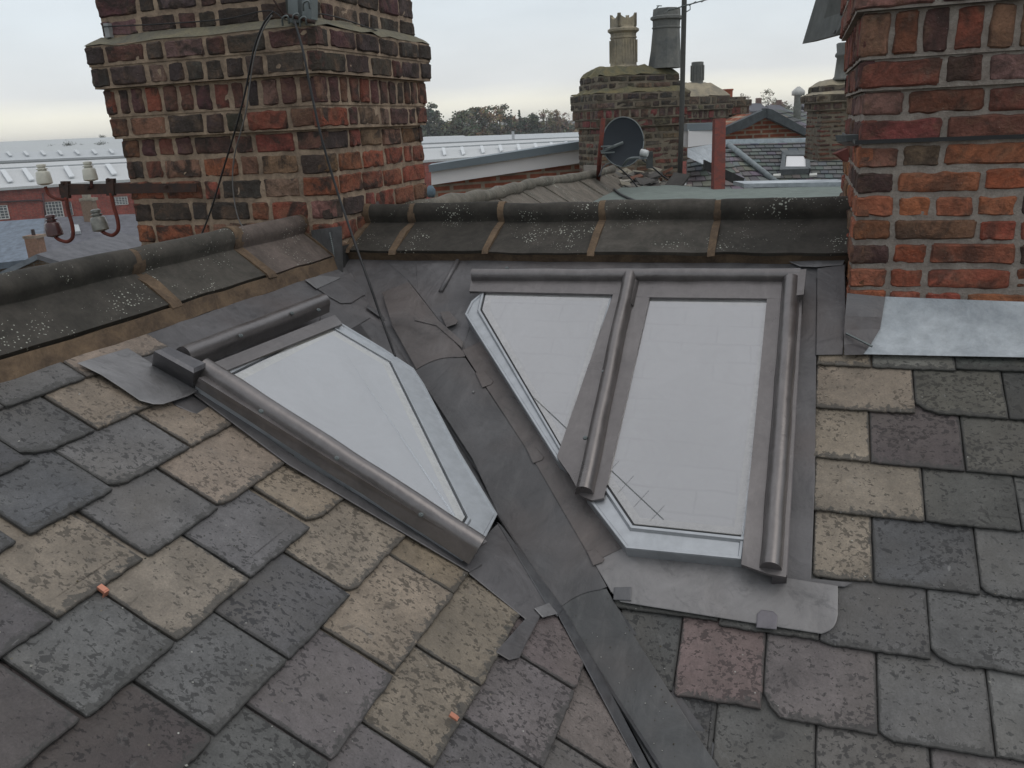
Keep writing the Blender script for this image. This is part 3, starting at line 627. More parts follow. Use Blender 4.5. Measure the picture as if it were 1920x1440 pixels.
# ---- ridges
def pxz(px, py, n, d): return on(px,py,n,d)
LR_X, LR_Z = -1.79, H-.318                    # axis of left ridge roll
RR_Y, RR_Z = 2.985, H-.312                    # axis of right ridge roll
def ridge_tile(mb, c0, c1, up, out, low, col, r=.034, lowd=.03, seed=0):
    """roll-top ridge tile: out = horizontal direction of the seen wing, low = (distance out, drop) of its lower edge"""
    th = .022
    dx, dz = low
    L_ = math.hypot(dx,dz); ux, uz = dx/L_, -dz/L_; nx, nz_ = -uz, ux
    sec = [(-dx*1.0,-dz*1.0),(-dx*1.0+.0,-dz*1.0-th)]
    sec = []
    sec += [(-dx+nx*-0, -dz), (-r*.95, -r*.3)]
    sec += [(-r*math.cos(a), r*math.sin(a)) for a in [math.pi*k/10 for k in range(11)]]
    sec += [(r*.93,-r*.4), (r*.66,-r*.85), (r*.62,-r*1.05), (dx+nx*.0,-dz), (dx-nx*th,-dz-nz_*th), (0,-r*1.2), (-dx,-dz-th)]
    mb.sweep(sec, c0, c1, out, up, 14, col, .004)
def ridge(name, label, joints, axis_dir, P0, out, low, shades, foot, parent=house):
    root = empty_part(name, P0 + axis_dir*joints[0], parent); tag(root, label)
    for k in range(len(joints)-1):
        m_ = MB(); a, b = joints[k]+.010, joints[k+1]-.010; dz_ = .003*math.sin(k*2.3)
        ridge_tile(m_, P0+axis_dir*a+AZ*dz_, P0+axis_dir*b+AZ*dz_, AZ, out, low, (shades[k],)*3 if not isinstance(shades[k],tuple) else shades[k])
        m_.build('ridge_tile', M['ridge'], root, True, angle=35)
    mo = MB()
    # bedding: solid under the tiles and a sloping fillet at the foot
    fx, fz, gx, gz = low[0], low[1], foot[0], foot[1]
    n = 60; p0, p1 = P0+axis_dir*joints[0], P0+axis_dir*joints[-1]
    sec = [(-.10,-.14),(-.02,-.05),(fx*.45,-fz*.45-.035),(fx-.016,-fz-.012),(fx+.006,-fz-.008),(fx+(gx-fx)*.6,-fz-(gz-fz)*.5-.004),(gx,-gz),(gx-.06,-gz-.06),(-.1,-.3)]
    mo.sweep(sec, p0, p1, out, AZ, n, (1,1,1), .006)
    for j in joints:                          # pointed joints
        c = P0+axis_dir*j; r = .0352; wd = .019 + .007*math.sin(j*31)
        s2 = [(-r*1.0,-.03)] + [(-r*math.cos(a), r*math.sin(a)) for a in [math.pi*k/8 for k in range(9)]] + [(r*.96,-r*.5),(r*.66,-r*1.0),(fx*.5,-fz*.5+.0005),(fx+.003,-fz+.002),(fx+.010,-fz-.012),(0,-.06)]
        mo.sweep(s2, c-axis_dir*wd, c+axis_dir*wd, out, AZ, 10, (1,1,1), .009)
    mo.build('mortar', M['mortRidge'], root, True, angle=50)
    return root
def X_on_R(px, py):
    r = ray(px,py); t = (RR_Y)/r.y; return r.x*t
def Y_on_L(px, py):
    r = ray(px,py); t = LR_X/r.x; return r.y*t
jr = [-1.64] + [X_on_R(x,y) for x,y in ((776,387),(943,392),(1132,385),(1347,380))] + [.20]
# low edges: measured on the lifted roof plane
pr = RF.P(0,2.100,.040); pf = RF.P(0,2.105,.003)
ridge('ridge', 'right ridge of dark lichen-spotted roll-top tiles with brown mortar joints', jr, AX, Vector((0,RR_Y,RR_Z)), -AY,
      (RR_Y-pr.y, RR_Z-pr.z), [.8,.75,.85,1.25,.9], (RR_Y-pf.y+.012, RR_Z-pf.z+.01))
pl = LF.P(0,1.215,.038); pf = LF.P(0,1.17,.003)
jl = [-.25,.18,.62] + [1.10, Y_on_L(245,490), Y_on_L(432,452)+.01] + [2.72]
ridge('ridge', 'left ridge of dark roll-top tiles climbing towards the left chimney', jl, AY, Vector((LR_X,0,LR_Z)), AX,
      (pl.x-LR_X, LR_Z-pl.z), [1,1,1,.85,1.15,(1.9,1.7,1.75)], (pf.x-LR_X, LR_Z-pf.z))
# ---- chimney builder
def pick(rs, pal):
    x = rs.random()*sum(p[0] for p in pal)
    for p in pal:
        x -= p[0]
        if x <= 0: return tuple(c*rs.uniform(.85,1.15) for c in p[1])
    return pal[-1][1]
def brick(mb, O, a, n, w_, h_, col, rs, res=.03, dep=.03, k=1.0):
    """one worn brick face: O lower corner on the face, a along, n outward"""
    nx, ny = max(3, min(8, int(w_/res)+1)), max(3, min(5, int(h_/res)+2)); s0 = rs.random()*90
    xs = [0, .006*k] + [w_*i/(nx-1) for i in range(1,nx-1)] + [w_-.006*k, w_]; ys = [0, .005*k] + [h_*i/(ny-1) for i in range(1,ny-1)] + [h_-.005*k, h_]
    off = rs.uniform(-.003,.003)*k; tl = rs.uniform(-.015,.015); X_, Y_ = len(xs), len(ys); vs, e_ = [], []
    for j, y in enumerate(ys):
        for i, x in enumerate(xs):
            rim = i in (0,X_-1) or j in (0,Y_-1); cor = i in (0,X_-1) and j in (0,Y_-1)
            q = Vector((x*26/k+s0, y*26/k, s0)); q2 = q*2.7; jx = (noise.noise(q)*.004+noise.noise(q2)*.0025)*k; jy = (noise.noise(q+Vector((9,9,9)))*.004+noise.noise(q2+Vector((7,2,9)))*.0025)*k; jd = (noise.noise(q*1.3+Vector((3,0,5)))*.006+noise.noise(q2+Vector((1,2,3)))*.003)*k
            xx = x + jx + ((.004*k if i == 0 else -.004*k) if cor else 0); yy = y + jy + ((.004*k if j == 0 else -.004*k) if cor else 0)
            d = off + jd + tl*(x-w_/2)*.3 - (.0075*k if rim else 0)
            vs.append(O + a*xx + AZ*yy + n*d); e_.append(1.0 if rim else 0.0)
    fs = [(j*X_+i, j*X_+i+1, (j+1)*X_+i+1, (j+1)*X_+i) for j in range(Y_-1) for i in range(X_-1)]
    ring = [i for i in range(X_)] + [j*X_+X_-1 for j in range(1,Y_)] + [(Y_-1)*X_+i for i in range(X_-2,-1,-1)] + [j*X_ for j in range(Y_-2,0,-1)]
    b = len(vs)
    for r_ in ring: vs.append(vs[r_] - n*dep); e_.append(1.0)
    m_ = len(ring); fs += [(ring[i], ring[(i+1)%m_], b+(i+1)%m_, b+i) for i in range(m_)]
    mb.add(vs, fs, col, e_, 0, rs.random())
def stack(name_, root, O, a, w_, b, d_, tiers, rs, pal, mb_mat, mo_mat, joint=.013, res=.03, top=None, mstep=.03, proud=.006, bl=.215, k=1.0, faces='fblr'):
    """brick stack. O front-left foot, a along front (w_), b into depth (d_). tiers: (z0,z1,proj,n_courses,style,palette)"""
    B, Mo = MB(), MB()
    for z0, z1, pj, nc, style, pal_ in tiers:
        ch = (z1-z0)/nc; pal_ = pal_ or pal
        corner = O - a*pj - b*pj; W, D = w_+2*pj, d_+2*pj
        sides = {'f':(corner, a, -b, W), 'r':(corner+a*W, b, a, D), 'b':(corner+a*W+b*D, -a, b, W), 'l':(corner+b*D, -b, -a, D)}
        for key, (c, t, n, ln) in sides.items():
            # mortar body face
            nu, nv = max(2,int(ln/mstep)), max(2,int((z1-z0)/mstep)+1)
            vs = []
            for j in range(nv+1):
                for i in range(nu+1):
                    p = c + t*(ln*i/nu) + AZ*(z0+(z1-z0)*j/nv)
                    edge_ = i in (0,nu) or j in (0,nv)
                    q = p - n*proud*(1 + (0 if edge_ else .8*nz(p,28)*k)) ;
                    if i == 0: q = q + t*proud
                    if i == nu: q = q - t*proud
                    vs.append(q)
            Mo.add(vs, [(j*(nu+1)+i, j*(nu+1)+i+1, (j+1)*(nu+1)+i+1, (j+1)*(nu+1)+i) for j in range(nv) for i in range(nu)])
            if key not in faces: continue
            for ci in range(nc):
                z = z0 + ch*ci; x = 0.0; first = True
                while x < ln-.01:
                    if style == 'soldier': l = rs.uniform(.062,.085)*k
                    elif style == 'mix': l = (bl if rs.random() < .62 else bl*.48)*rs.uniform(.92,1.05)
                    else: l = bl*rs.uniform(.96,1.04)
                    if first and ci % 2 and style != 'soldier': l = bl*.5
                    first = False
                    if ln - (x+l) < bl*.3 and style != 'soldier' or ln-(x+l) < .03*k: l = ln-x
                    x1 = x + l; j0 = 0 if x == 0 else joint/2; j1 = 0 if x1 >= ln-1e-6 else joint/2
                    col = pick(rs, pal_)
                    zj = .0025*math.sin(x*9+ci*1.7)*k
                    brick(B, c + t*(x+j0) + AZ*(z+joint*.5+zj), t, n, l-j0-j1, ch-joint, col, rs, res, .03*k, k)
                    x = x1
        # ledges
        vs = [corner-AZ*0+AZ*z0, corner+a*W+AZ*z0, corner+a*W+b*D+AZ*z0, corner+b*D+AZ*z0]
        ins = lambda z, pr_: [O - a*(pj-pr_) - b*(pj-pr_) + AZ*z, O + a*(w_+pj-pr_) - b*(pj-pr_) + AZ*z, O + a*(w_+pj-pr_) + b*(d_+pj-pr_) + AZ*z, O - a*(pj-pr_) + b*(d_+pj-pr_) + AZ*z]
        Mo.add(ins(z0+.002,proud+.001), [(3,2,1,0)]); Mo.add(ins(z1-.002,proud+.001), [(0,1,2,3)])
    mo_ = Mo.build('mortar', mo_mat, root, True, angle=60)
    B.build('brickwork', mb_mat, root, True, angle=50)
def flaunch(mb, O, a, w_, b, d_, p0, z0, p1, z1, n=8, bulge=0.0, nj=.01):
    """sloping mortar weathering between an outer and an inner rectangle"""
    rings = []
    for i in range(n+1):
        s_ = i/n; pj = p0+(p1-p0)*s_; z = z0+(z1-z0)*(math.sin(s_*math.pi/2) if bulge else s_)
        c = [O-a*pj-b*pj, O+a*(w_+pj)-b*pj, O+a*(w_+pj)+b*(d_+pj), O-a*pj+b*(d_+pj)]; ring = []
        for q in range(4):
            for k in range(12):
                p = c[q].lerp(c[(q+1)%4], k/12) + AZ*z; ring.append(p + (AZ*nz(p,14)+a*nz(p,14,5))*nj)
        rings.append(ring)
    m_ = len(rings[0]); vs = [p for r_ in rings for p in r_]
    mb.add(vs, [(i*m_+k, i*m_+(k+1)%m_, (i+1)*m_+(k+1)%m_, (i+1)*m_+k) for i in range(n) for k in range(m_)] + [tuple(n*m_+k for k in range(m_))])
RED = (.22,.065,.043); ORG = (.31,.098,.055); DRK = (.048,.040,.038); BRN = (.16,.075,.05); PNK = (.22,.13,.09); TN = (.36,.26,.16); PLM = (.10,.045,.045)
palTop = [(4,DRK),(3,(.07,.055,.05)),(2,PLM),(1,(.18,.12,.10))]
palMid = [(3,PLM),(3,RED),(3,BRN),(1.6,PNK),(2,DRK)]
palLow = [(5,(.26,.08,.05)),(3,(.20,.095,.062)),(2.6,(.26,.15,.10)),(1.5,DRK),(4,ORG)]
Zs = lambda z: H + z
# left chimney
chL = empty_part('chimney_stack', Vector((-2.12,3.1,H-.5)), house); tag(chL, 'big sooty brick chimney behind the left ridge, its cornice stepped outwards')
OL = Vector((-2.575, 2.715, 0)); 
c_ = .081
stack('c', chL, OL, AX, .925, AY, .86, [
    (Zs(-.90), Zs(-.062), 0, 10, 'mix', palLow), (Zs(-.062), Zs(.018), .0, 1, 'mix', palMid),
    (Zs(.018), Zs(.10), .020, 1, 'mix', palMid), (Zs(.10), Zs(.205), .024, 1, 'soldier', palMid),
    (Zs(.205), Zs(.285), .046, 1, 'mix', palTop), (Zs(.285), Zs(.360), .050, 1, 'mix', palTop),
    (Zs(.385), Zs(.455), .0, 1, 'mix', palTop), (Zs(.455), Zs(.545), .0, 1, 'mix', [(3,(.10,.08,.075)),(2,PLM),(2,DRK),(1,PNK)])],
    random.Random(11), palLow, M['brickL'], M['mortL'], .015, .024, mstep=.02, bl=.185, proud=.006)
fm = MB(); flaunch(fm, OL, AX, .925, AY, .86, .048, Zs(.360), .002, Zs(.392), 6, 0, .012); flaunch(fm, OL, AX, .925, AY, .86, .0, Zs(.545), -.26, Zs(.74), 8, 1, .02)
fm.build('mortar_weathering', M['flaunch'], chL, True)
# lead soakers at its foot
fm = MB(); y_ = 2.707
def onYp(x, y, Y): return on(x,y,AY,Y)
pts = [onYp(583,432,y_), onYp(640,424,y_), onYp(643,512,y_-.012), onYp(596,520,y_-.02)]
fm.prism(pts, AY*.003, (.10,.10,.10))
xs_ = -1.638
pts = [on(640,462,AX,xs_), on(716,440,AX,xs_), on(716,488,AX,xs_), on(645,518,AX,xs_)]
fm.prism(pts, -AX*.003, (.045,.045,.045))
fm.build('lead_soaker', M['lead'], chL); fm = MB(); fm.tube([onYp(618+k*.36, 436+k*1.75, y_-.004) for k in range(44)], [.0035+.0015*(k%2) for k in range(44)], 6, (.5,.5,.5)); fm.build('solder_seam', M['steel'], chL)
# right chimney
chR = empty_part('chimney_stack', Vector((.6,3.0,H-.6)), house); tag(chR, 'bright red brick chimney cut off by the right edge, silver lead at its foot')
OR = Vector((.155, 2.60, 0)); pR = [(6,(.44,.15,.072)),(4,(.33,.09,.05)),(2,(.20,.11,.07)),(2,(.07,.04,.035))]; pRt = [(4,(.20,.06,.045)),(3,PLM),(3,(.24,.13,.095)),(2,RED)]
zc = lambda z: H + z*2.60/2.687
stack('c', chR, OR, AX, .95, AY, .95, [
    (zc(-.95), zc(-.105), 0, 12, 'mix', pR), (zc(-.105), zc(.046), 0, 2, 'mix', pRt), (zc(.046), zc(.130), .014, 1, 'mix', pRt),
    (zc(.130), zc(.255), .022, 1, 'soldier', pRt), (zc(.255), zc(.335), .042, 1, 'mix', pRt), (zc(.335), zc(.415), .048, 1, 'mix', pRt), (zc(.415), zc(.58), 0, 2, 'mix', pRt)],
    random.Random(4), pR, M['brickR'], M['mortR'], .013, .018, mstep=.02, bl=.215, proud=.006)
fm = MB(); flaunch(fm, OR, AX, .95, AY, .95, .046, zc(.415), 0, zc(.44), 5, 0, .01); flaunch(fm, OR, AX, .95, AY, .95, .0, zc(.58), -.3, zc(.75), 6, 1, .02)
fm.build('mortar_weathering', M['flaunch'], chR, True)
fm = MB(); yb = 2.592
F_ = lambda x, y, t: RF.P(*RF.uv(x,y,t),t)
top_ = [onYp(1588,549,yb), onYp(1660,556,yb), onYp(1760,560,yb), onYp(1925,566,yb), onYp(2100,570,yb)]
mid_ = [F_(1583,618,.030), F_(1650,616,.030), F_(1760,617,.030), F_(1925,619,.030), F_(2100,622,.030)]
low_ = [F_(1583,665,.022), F_(1618,664,.022), F_(1760,667,.022), F_(1925,670,.022), F_(2100,674,.022)]
gridp = top_+[a.lerp(b,.55)+Vector((0,.006,-.01)) for a,b in zip(top_,mid_)]+mid_+[a.lerp(b,.5)+Vector((0,.008,-.008)) for a,b in zip(mid_,low_)]+low_
fcs = [(j*5+i, j*5+i+1, (j+1)*5+i+1, (j+1)*5+i) for j in range(4) for i in range(1,4)]
fm.add([gridp[j*5+i] for j in range(5) for i in range(1,5)], [(j*4+i, j*4+i+1, j*4+i+5, j*4+i+4) for j in range(4) for i in range(3)])
o_ = fm.build('lead_apron', M['zinc'], chR, True); tag(o_, 'silvery lead apron along the foot of the red chimney')
fm = MB(); fm.add([gridp[j*5+i]-AY*.004 for j in range(5) for i in (0,1)], [(j*2, j*2+1, j*2+3, j*2+2) for j in range(4)], (.12,.12,.125))
fm.build('lead_soaker', M['lead'], chR); fm = MB(); fm.tube([F_(1586+k*1.7, 625+k*.85,.034) for k in range(30)], [.0028+.0014*(k%2) for k in range(30)], 6, (.5,.5,.5)); fm.build('solder_seam', M['steel'], chR)
# strap round the right chimney with the slate packing at its corner
fm = MB(); z_ = on(1700,263,AY,2.59).z
fm.box((.145,2.588,z_-.006), (1.0,0,0), (0,.006,0), (0,0,.011)); fm.box((.146,2.59,z_-.006), (-.005,0,0), (0,.9,0), (0,0,.011))
fm.build('strap', M['black'], chR)
fm = MB(); fm.prism([at(1585,254,2.55),at(1618,252,2.52),at(1622,262,2.52),at(1588,265,2.55)], FH*.08, (.12,.13,.13)); fm.prism([at(1583,266,2.56),at(1612,264,2.53),at(1622,270,2.53),at(1600,274,2.56)], FH*.07, (.32,.32,.32))
fm.build('slate_packing', M['tint'], chR)
fm = MB(); fm.prism([at(1567,288,2.9),at(1590,278,2.85),at(1592,300,2.85),at(1588,304,2.86)], FH*.03, (.16,.05,.04)); fm.build('tile_shard', M['tint'], chR)
# ================================================================== THINGS ON THE NEAR CHIMNEY
def onL(x, y, Y=2.69): return on(x,y,AY,Y)
def curve(pts, n=8):                          # Catmull-Rom
    P = [Vector(p) for p in pts]; P = [P[0]*2-P[1]] + P + [P[-1]*2-P[-2]]; o = []
    for i in range(1,len(P)-2):
        for k in range(n):
            t = k/n; a,b,c,d = P[i-1],P[i],P[i+1],P[i+2]
            o.append(.5*((2*b)+(c-a)*t+(2*a-5*b+4*c-d)*t*t+(3*b-a-3*c+d)*t**3))
    return o+[P[-2]]
ins = thing('insulator_bracket', onL(300,352), 'rusty iron bracket with four porcelain insulators reaching left from the sooty chimney', 'insulator bracket')
m_ = MB(); a_, b_, c_, d_ = onL(368,344), onL(110,345), onL(112,366), onL(368,360)
m_.prism([a_,b_,c_,d_], AY*.006)
for x, y in ((120,344),(205,339)): m_.prism([onL(x-7,y-4,2.684),onL(x+7,y-4,2.684),onL(x+8,y+28,2.684),onL(x-6,y+28,2.684)], AY*.016)
for x, y in ((118,343),(203,337),(165,352),(310,350)): m_.lathe(onL(x,y,2.683), -AY, [(.007,-.004),(.007,.004),(.004,.006)], 6)
m_.build('arm', M['iron'], ins)
def insul(bx, by, tx, ty, mt, scl=1.0):
    b = onL(bx,by); t = onL(tx,ty); ax_ = (t-b); hgt = ax_.length; m_ = MB()
    pr_ = [(.010,-.006),(.026,0),(.0295,.004),(.0285,.03),(.027,.062),(.022,.070),(.016,.073),(.016,.077),(.0215,.079),(.0215,.083),(.015,.086),(.014,.090),(.0185,.094),(.0175,.105),(.010,.110)]
    k = hgt/.110; m_.lathe(b, ax_, [(r*k*1.38,h*k) for r,h in pr_], 20); return m_.build('insulator', mt, ins, True, angle=50)
tag(insul(85,345,76,307,M['porcelain']), 'cream porcelain insulator, upper left')
tag(insul(171,338,163,302,M['porcelain']), 'cream porcelain insulator with sooty skirt, upper right')
tag(insul(104,442,93,402,plain('brown_porcelain',(.07,.03,.028),.25)), 'brown glazed insulator, lower left')
tag(insul(190,432,178,392,plain('grey_porcelain',(.17,.17,.15),.3,0,.5,25)), 'grey stained insulator, lower right')
m_ = MB()
m_.tube(curve([onL(x,y,2.688) for x,y in ((85,350),(90,362),(100,370),(112,373),(122,374))]), .0065, 8)
m_.build('hook', M['rust'], ins, True); m_ = MB()
m_.tube(curve([onL(x,y,2.688) for x,y in ((124,370),(128,395),(136,425),(136,445),(126,453),(112,450),(104,444))]), .0075, 8)
m_.build('hook', M['rust'], ins, True); m_ = MB()
m_.tube(curve([onL(x,y,2.688) for x,y in ((208,362),(213,385),(221,415),(221,432),(211,441),(198,438),(190,432))]), .0075, 8)
m_.build('hook', M['rust'], ins, True); m_ = MB()
m_.tube([onL(172,352,2.688), onL(171,338,2.688)], .0065, 8)
m_.build('hook', M['rust'], ins, True)
def cable(name, label, pts, r, mt, cat='cable', n=8):
    m_ = MB(); m_.tube(curve(pts, n), r, 6); o = m_.build(name, mt, None, True); tag(o, label, cat); return o
Yf = lambda y: 2.615 if y < 170 else (2.655 if y < 262 else 2.70)
cable('cable', 'black cable hanging from the chimney top down to the left ridge', [onL(x,y,Y) for x,y,Y in ((512,22,2.60),(494,45,2.60),(478,85,2.60),(470,120,2.60),(458,180,2.61),(442,240,2.63),(418,320,2.67),(395,395,2.68),(373,452,2.68))], .0034, M['black'])
cable('cable', 'thin grey cable hanging just right of the black one on the chimney', [onL(x,y,Y) for x,y,Y in ((510,28,2.60),(492,58,2.60),(477,105,2.60),(468,160,2.61),(462,205,2.62),(452,245,2.64),(440,290,2.67),(436,335,2.69),(440,380,2.70),(448,412,2.70),(458,430,2.70))], .0026, M['greycable'])
gl = LF.P(*LF.uv(741,668,.06),.06)
cable('cable', 'long dark wire dropping from the chimney top to the left skylight', [onL(552,38,2.60),onL(568,95,2.58),onL(583,170,2.57),onL(602,255,2.56),onL(628,345,2.56),on(660,440,AY,2.52),on(692,530,AY,2.46),on(718,605,AY,2.42),gl], .0042, M['black'])
cable('cable', 'taut wire tied round the top of the sooty chimney', [onL(193,50,2.70),onL(300,45,2.70),onL(420,36,2.70),onL(503,20,2.70),onL(540,38,2.69),on(600,26,AX,-1.635),on(680,48,AX,-1.635),on(768,82,AX,-1.635)], .0022, M['black'], 'wire')
br = thing('mast_bracket', onL(560,20), 'weathered steel bracket and clamps at the top of the sooty chimney', 'aerial bracket')
m_ = MB(); m_.prism([onL(538,-30,2.66),onL(556,-30,2.66),onL(560,42,2.66),onL(541,42,2.66)], AY*.03); m_.prism([onL(566,-30,2.66),onL(584,-30,2.66),onL(584,36,2.66),onL(567,36,2.66)], AY*.04); m_.build('plate', M['steel'], br)
m_ = MB()
for x, y in ((533,36),(553,32),(566,38),(572,8)):
    m_.tube(curve([onL(x-3,y+12,2.64),onL(x-3,y-2,2.63),onL(x+6,y-6,2.63),onL(x+9,y+8,2.64)]), .0035, 6)
m_.build('clamp', M['steel'], br, True)
m_ = MB(); m_.tube([onL(536,28,2.64), onL(590,42,2.64)], .006, 8); m_.tube([onL(500,-20,2.62), onL(536,34,2.64)], .0035, 8); m_.build('rod', M['iron'], br, True)
m_ = MB(); mt_ = onL(548,34,2.68); m_.tube([mt_, mt_+AZ*.80], .017, 10); m_.build('mast', M['steel'], br, True)
m_ = MB(); y0_ = mt_+AZ*.70; dv = (Vector((-.72,1.92,H+1.10))-y0_).normalized(); m_.tube([y0_-dv*.25, y0_+dv*1.45], .0035, 8); cr_ = dv.cross(AZ).normalized()
for k in range(10,16): q_ = y0_+dv*(-.2+.107*k); m_.tube([q_-cr_*(.10-.003*k), q_+cr_*(.10-.003*k)], .0015, 6)
m_.build('aerial', M['steel'], br, True)
m_ = MB(); m_.box(onL(193,44,2.70), AX*.022, AY*.02, -AZ*.05, (.35,.36,.36)); tag(m_.build('cable_clip', M['tint']), 'small grey clip on the top left corner of the sooty chimney', 'clip')
# ================================================================== BEHIND THE RIDGE
def zoff(z): return H+z
fz = -.62
felt = MB(); P_ = [onz(x,y,fz) for x,y in ((985,400),(1003,374),(1025,362),(1060,352),(1090,342),(1150,338),(1300,350),(1380,354),(1600,348),(1680,400))]
felt.prism(P_, -AZ*.12); fo = felt.build('flat_roof', M['felt'], None); tag(fo, 'flat roof of grey green felt just behind the right ridge', 'flat roof')
m_ = MB(); m_.tube([p+AZ*.004-AY*.0 for p in P_[:6]], .02, 6)
m_.build('felt_edge', M['felt'], fo, True)
# white kerb at the far right of the felt
m_ = MB(); K = [onz(x,y,fz) for x,y in ((1395,352),(1600,349))]; m_.box(K[0], K[1]-K[0], FH*.35, AZ*.035)
tag(m_.build('kerb_upstand', M['zinc']), 'pale grey metal kerb along the far edge of the felt roof', 'kerb')
# second ridge running back on the left
br2 = thing('stone_ridge', at(980,352,6), 'grey stone ridge running away behind the right ridge towards the dish', 'ridge')
pts2 = [at(770,396,3.6),at(860,377,4.2),at(925,364,4.9),at(972,352,5.5),at(1010,342,6.2),at(1080,333,7.2),at(1148,318,8.6)]
m_ = MB(); cs = curve(pts2, 5); m_.tube(cs, [.040+.006*math.sin(i*1.9) for i in range(len(cs))], 10, (2.3,2.3,2.2), jit=.25); m_.build('roll', M['ridge'], br2, True)
m_ = MB(); low2 = [p + RH*.35 - AZ*.24 for p in pts2]
for i in range(len(pts2)-1):
    a_, b_, c_, d_ = pts2[i].lerp(pts2[i+1],.03)-AZ*.01, pts2[i+1].lerp(pts2[i],.03)-AZ*.01, low2[i+1].lerp(low2[i],.03), low2[i].lerp(low2[i+1],.03)
    m_.prism([a_,b_,c_,d_], Vector((-.01,-.01,-.03)), (2.1,2.0,1.9))
m_.build('wing', M['ridge'], br2)
# mossy lump of old roof below the middle chimney
old = thing('old_slate_roof', at(1150,350,8.4), 'mossy broken stone slates heaped at the foot of the middle chimney', 'roof')
m_ = MB(); rr = random.Random(8)
m_.prism([at(1080,345,7.9),at(1150,314,8.9),at(1215,330,9.0),at(1300,352,8.9),at(1290,360,8.6),at(1120,360,7.9)], -AZ*.2, (.10,.095,.085))
for k in range(70):
    s_ = rr.random(); q = rr.random(); x = 1120+160*s_; y = 318+ (26+12*s_)*q + 10*abs(s_-.35)
    p = at(x, y, 8.9-.8*q-.2*s_); a_ = Vector((rr.uniform(-1,1),rr.uniform(-1,1),rr.uniform(-.25,.25))).normalized(); b_ = a_.cross(Vector((rr.uniform(-.3,.3),rr.uniform(-.5,-.1),1)).normalized()).normalized()
    l = rr.uniform(.06,.2); c = rr.choice([(.12,.11,.095),(.20,.18,.14),(.07,.065,.06),(.28,.26,.22),(.13,.06,.04)])
    m_.box(p, a_*l, b_*l*rr.uniform(.5,1), a_.cross(b_)*rr.uniform(.012,.03), c)
m_.build('slates', M['tint'], old)
# satellite dish on its pole
dd = 7.5
ds = thing('satellite_dish', onz(1120,356,fz), 'dark mesh satellite dish on a rusty pole standing on the felt roof', 'satellite dish')
m_ = MB(); m_.tube([onz(1120,356,fz)-AZ*.02, at(1124,300,dd-.02), at(1131,222,dd)], .021, 10); m_.tube([onz(1120,356,fz), onz(1120,356,fz)+AZ*.012], .06, 10)
m_.build('pole', M['rust'], ds, True)
cD = at(1168,266,dd+.02); nD = (-FH*.93 - RH*.10 + AZ*.34).normalized(); uD = (AZ - nD*AZ.dot(nD)).normalized(); rD = uD.cross(nD).normalized()
m_ = MB(); vs, fs = [], []; nr, nsg = 8, 40
for i in range(nr+1):
    for k in range(nsg):
        q = 2*math.pi*k/nsg; r = i/nr; vs.append(cD + rD*math.cos(q)*.182*r + uD*math.sin(q)*.222*r - nD*.05*(1-r*r))
fs = [(i*nsg+k, i*nsg+(k+1)%nsg, (i+1)*nsg+(k+1)%nsg, (i+1)*nsg+k) for i in range(nr) for k in range(nsg)]
m_.add(vs, fs); m_.add([v - nD*.006 for v in vs], [tuple(reversed(f)) for f in fs]); m_.build('reflector', M['dish'], ds, True)
m_ = MB(); m_.tube([cD + rD*math.cos(q)*.182 + uD*math.sin(q)*.222 for q in [2*math.pi*k/40 for k in range(41)]], .005, 6); m_.build('rim', M['steel'], ds, True)
m_ = MB(); m_.tube(curve([cD-uD*.21, cD-uD*.20+nD*.15+rD*.05, at(1208,296,dd-.25)]), .012, 8); m_.tube([at(1126,285,dd-.03), cD-nD*.02], .014, 6)
m_.box(at(1127,276,dd-.05), RH*.12, AZ*.012, FH*.03); m_.box(at(1127,288,dd-.05), RH*.12, AZ*.012, FH*.03); m_.build('arm', M['steel'], ds)
m_ = MB(); pL = at(1209,287,dd-.25); m_.lathe(pL, (FH*.5-RH*.8+AZ*.2), [(.026,-.03),(.030,0),(.030,.035),(.004,.042)], 14, (.5,.51,.5)); m_.box(pL+RH*.02-AZ*.13, RH*.05, FH*.04, AZ*.14, (.06,.065,.065)); m_.box(pL-RH*.05-AZ*.05, RH*.07, FH*.03, AZ*.02, (.25,.26,.27))
m_.build('receiver', M['tint'], ds)
cable('cable', 'black cable curling from the dish pole across the felt', [onz(1123,330,fz+.15),onz(1132,330,fz+.08)] + [onz(x,y,fz+.012) for x,y in ((1145,348),(1160,362),(1180,372),(1200,380),(1212,388))], .011, M['black'])
cable('cable', 'thin black cables looping from dish foot over the broken slates', [at(1124,330,7.4),at(1132,312,7.5),at(1148,306,7.7),at(1165,318,7.9),at(1185,338,8.0),at(1196,352,8.0)], .007, M['black'])
cable('cable', 'black cable drooping down the middle chimney towards the broken slates', [at(1205,300,7.4),at(1225,315,8.0),at(1250,335,8.2),at(1285,352,8.3)], .008, M['black'])
# red pipe
m_ = MB(); p0 = onz(1349,356,fz)-AZ*.05; m_.box(p0-RH*.05, RH*.10, FH*.10, at(1351,222,8.05)-p0+AZ*0)
tag(m_.build('flue_pipe', M['rust']), 'square red-painted post standing at the back of the felt roof', 'post')
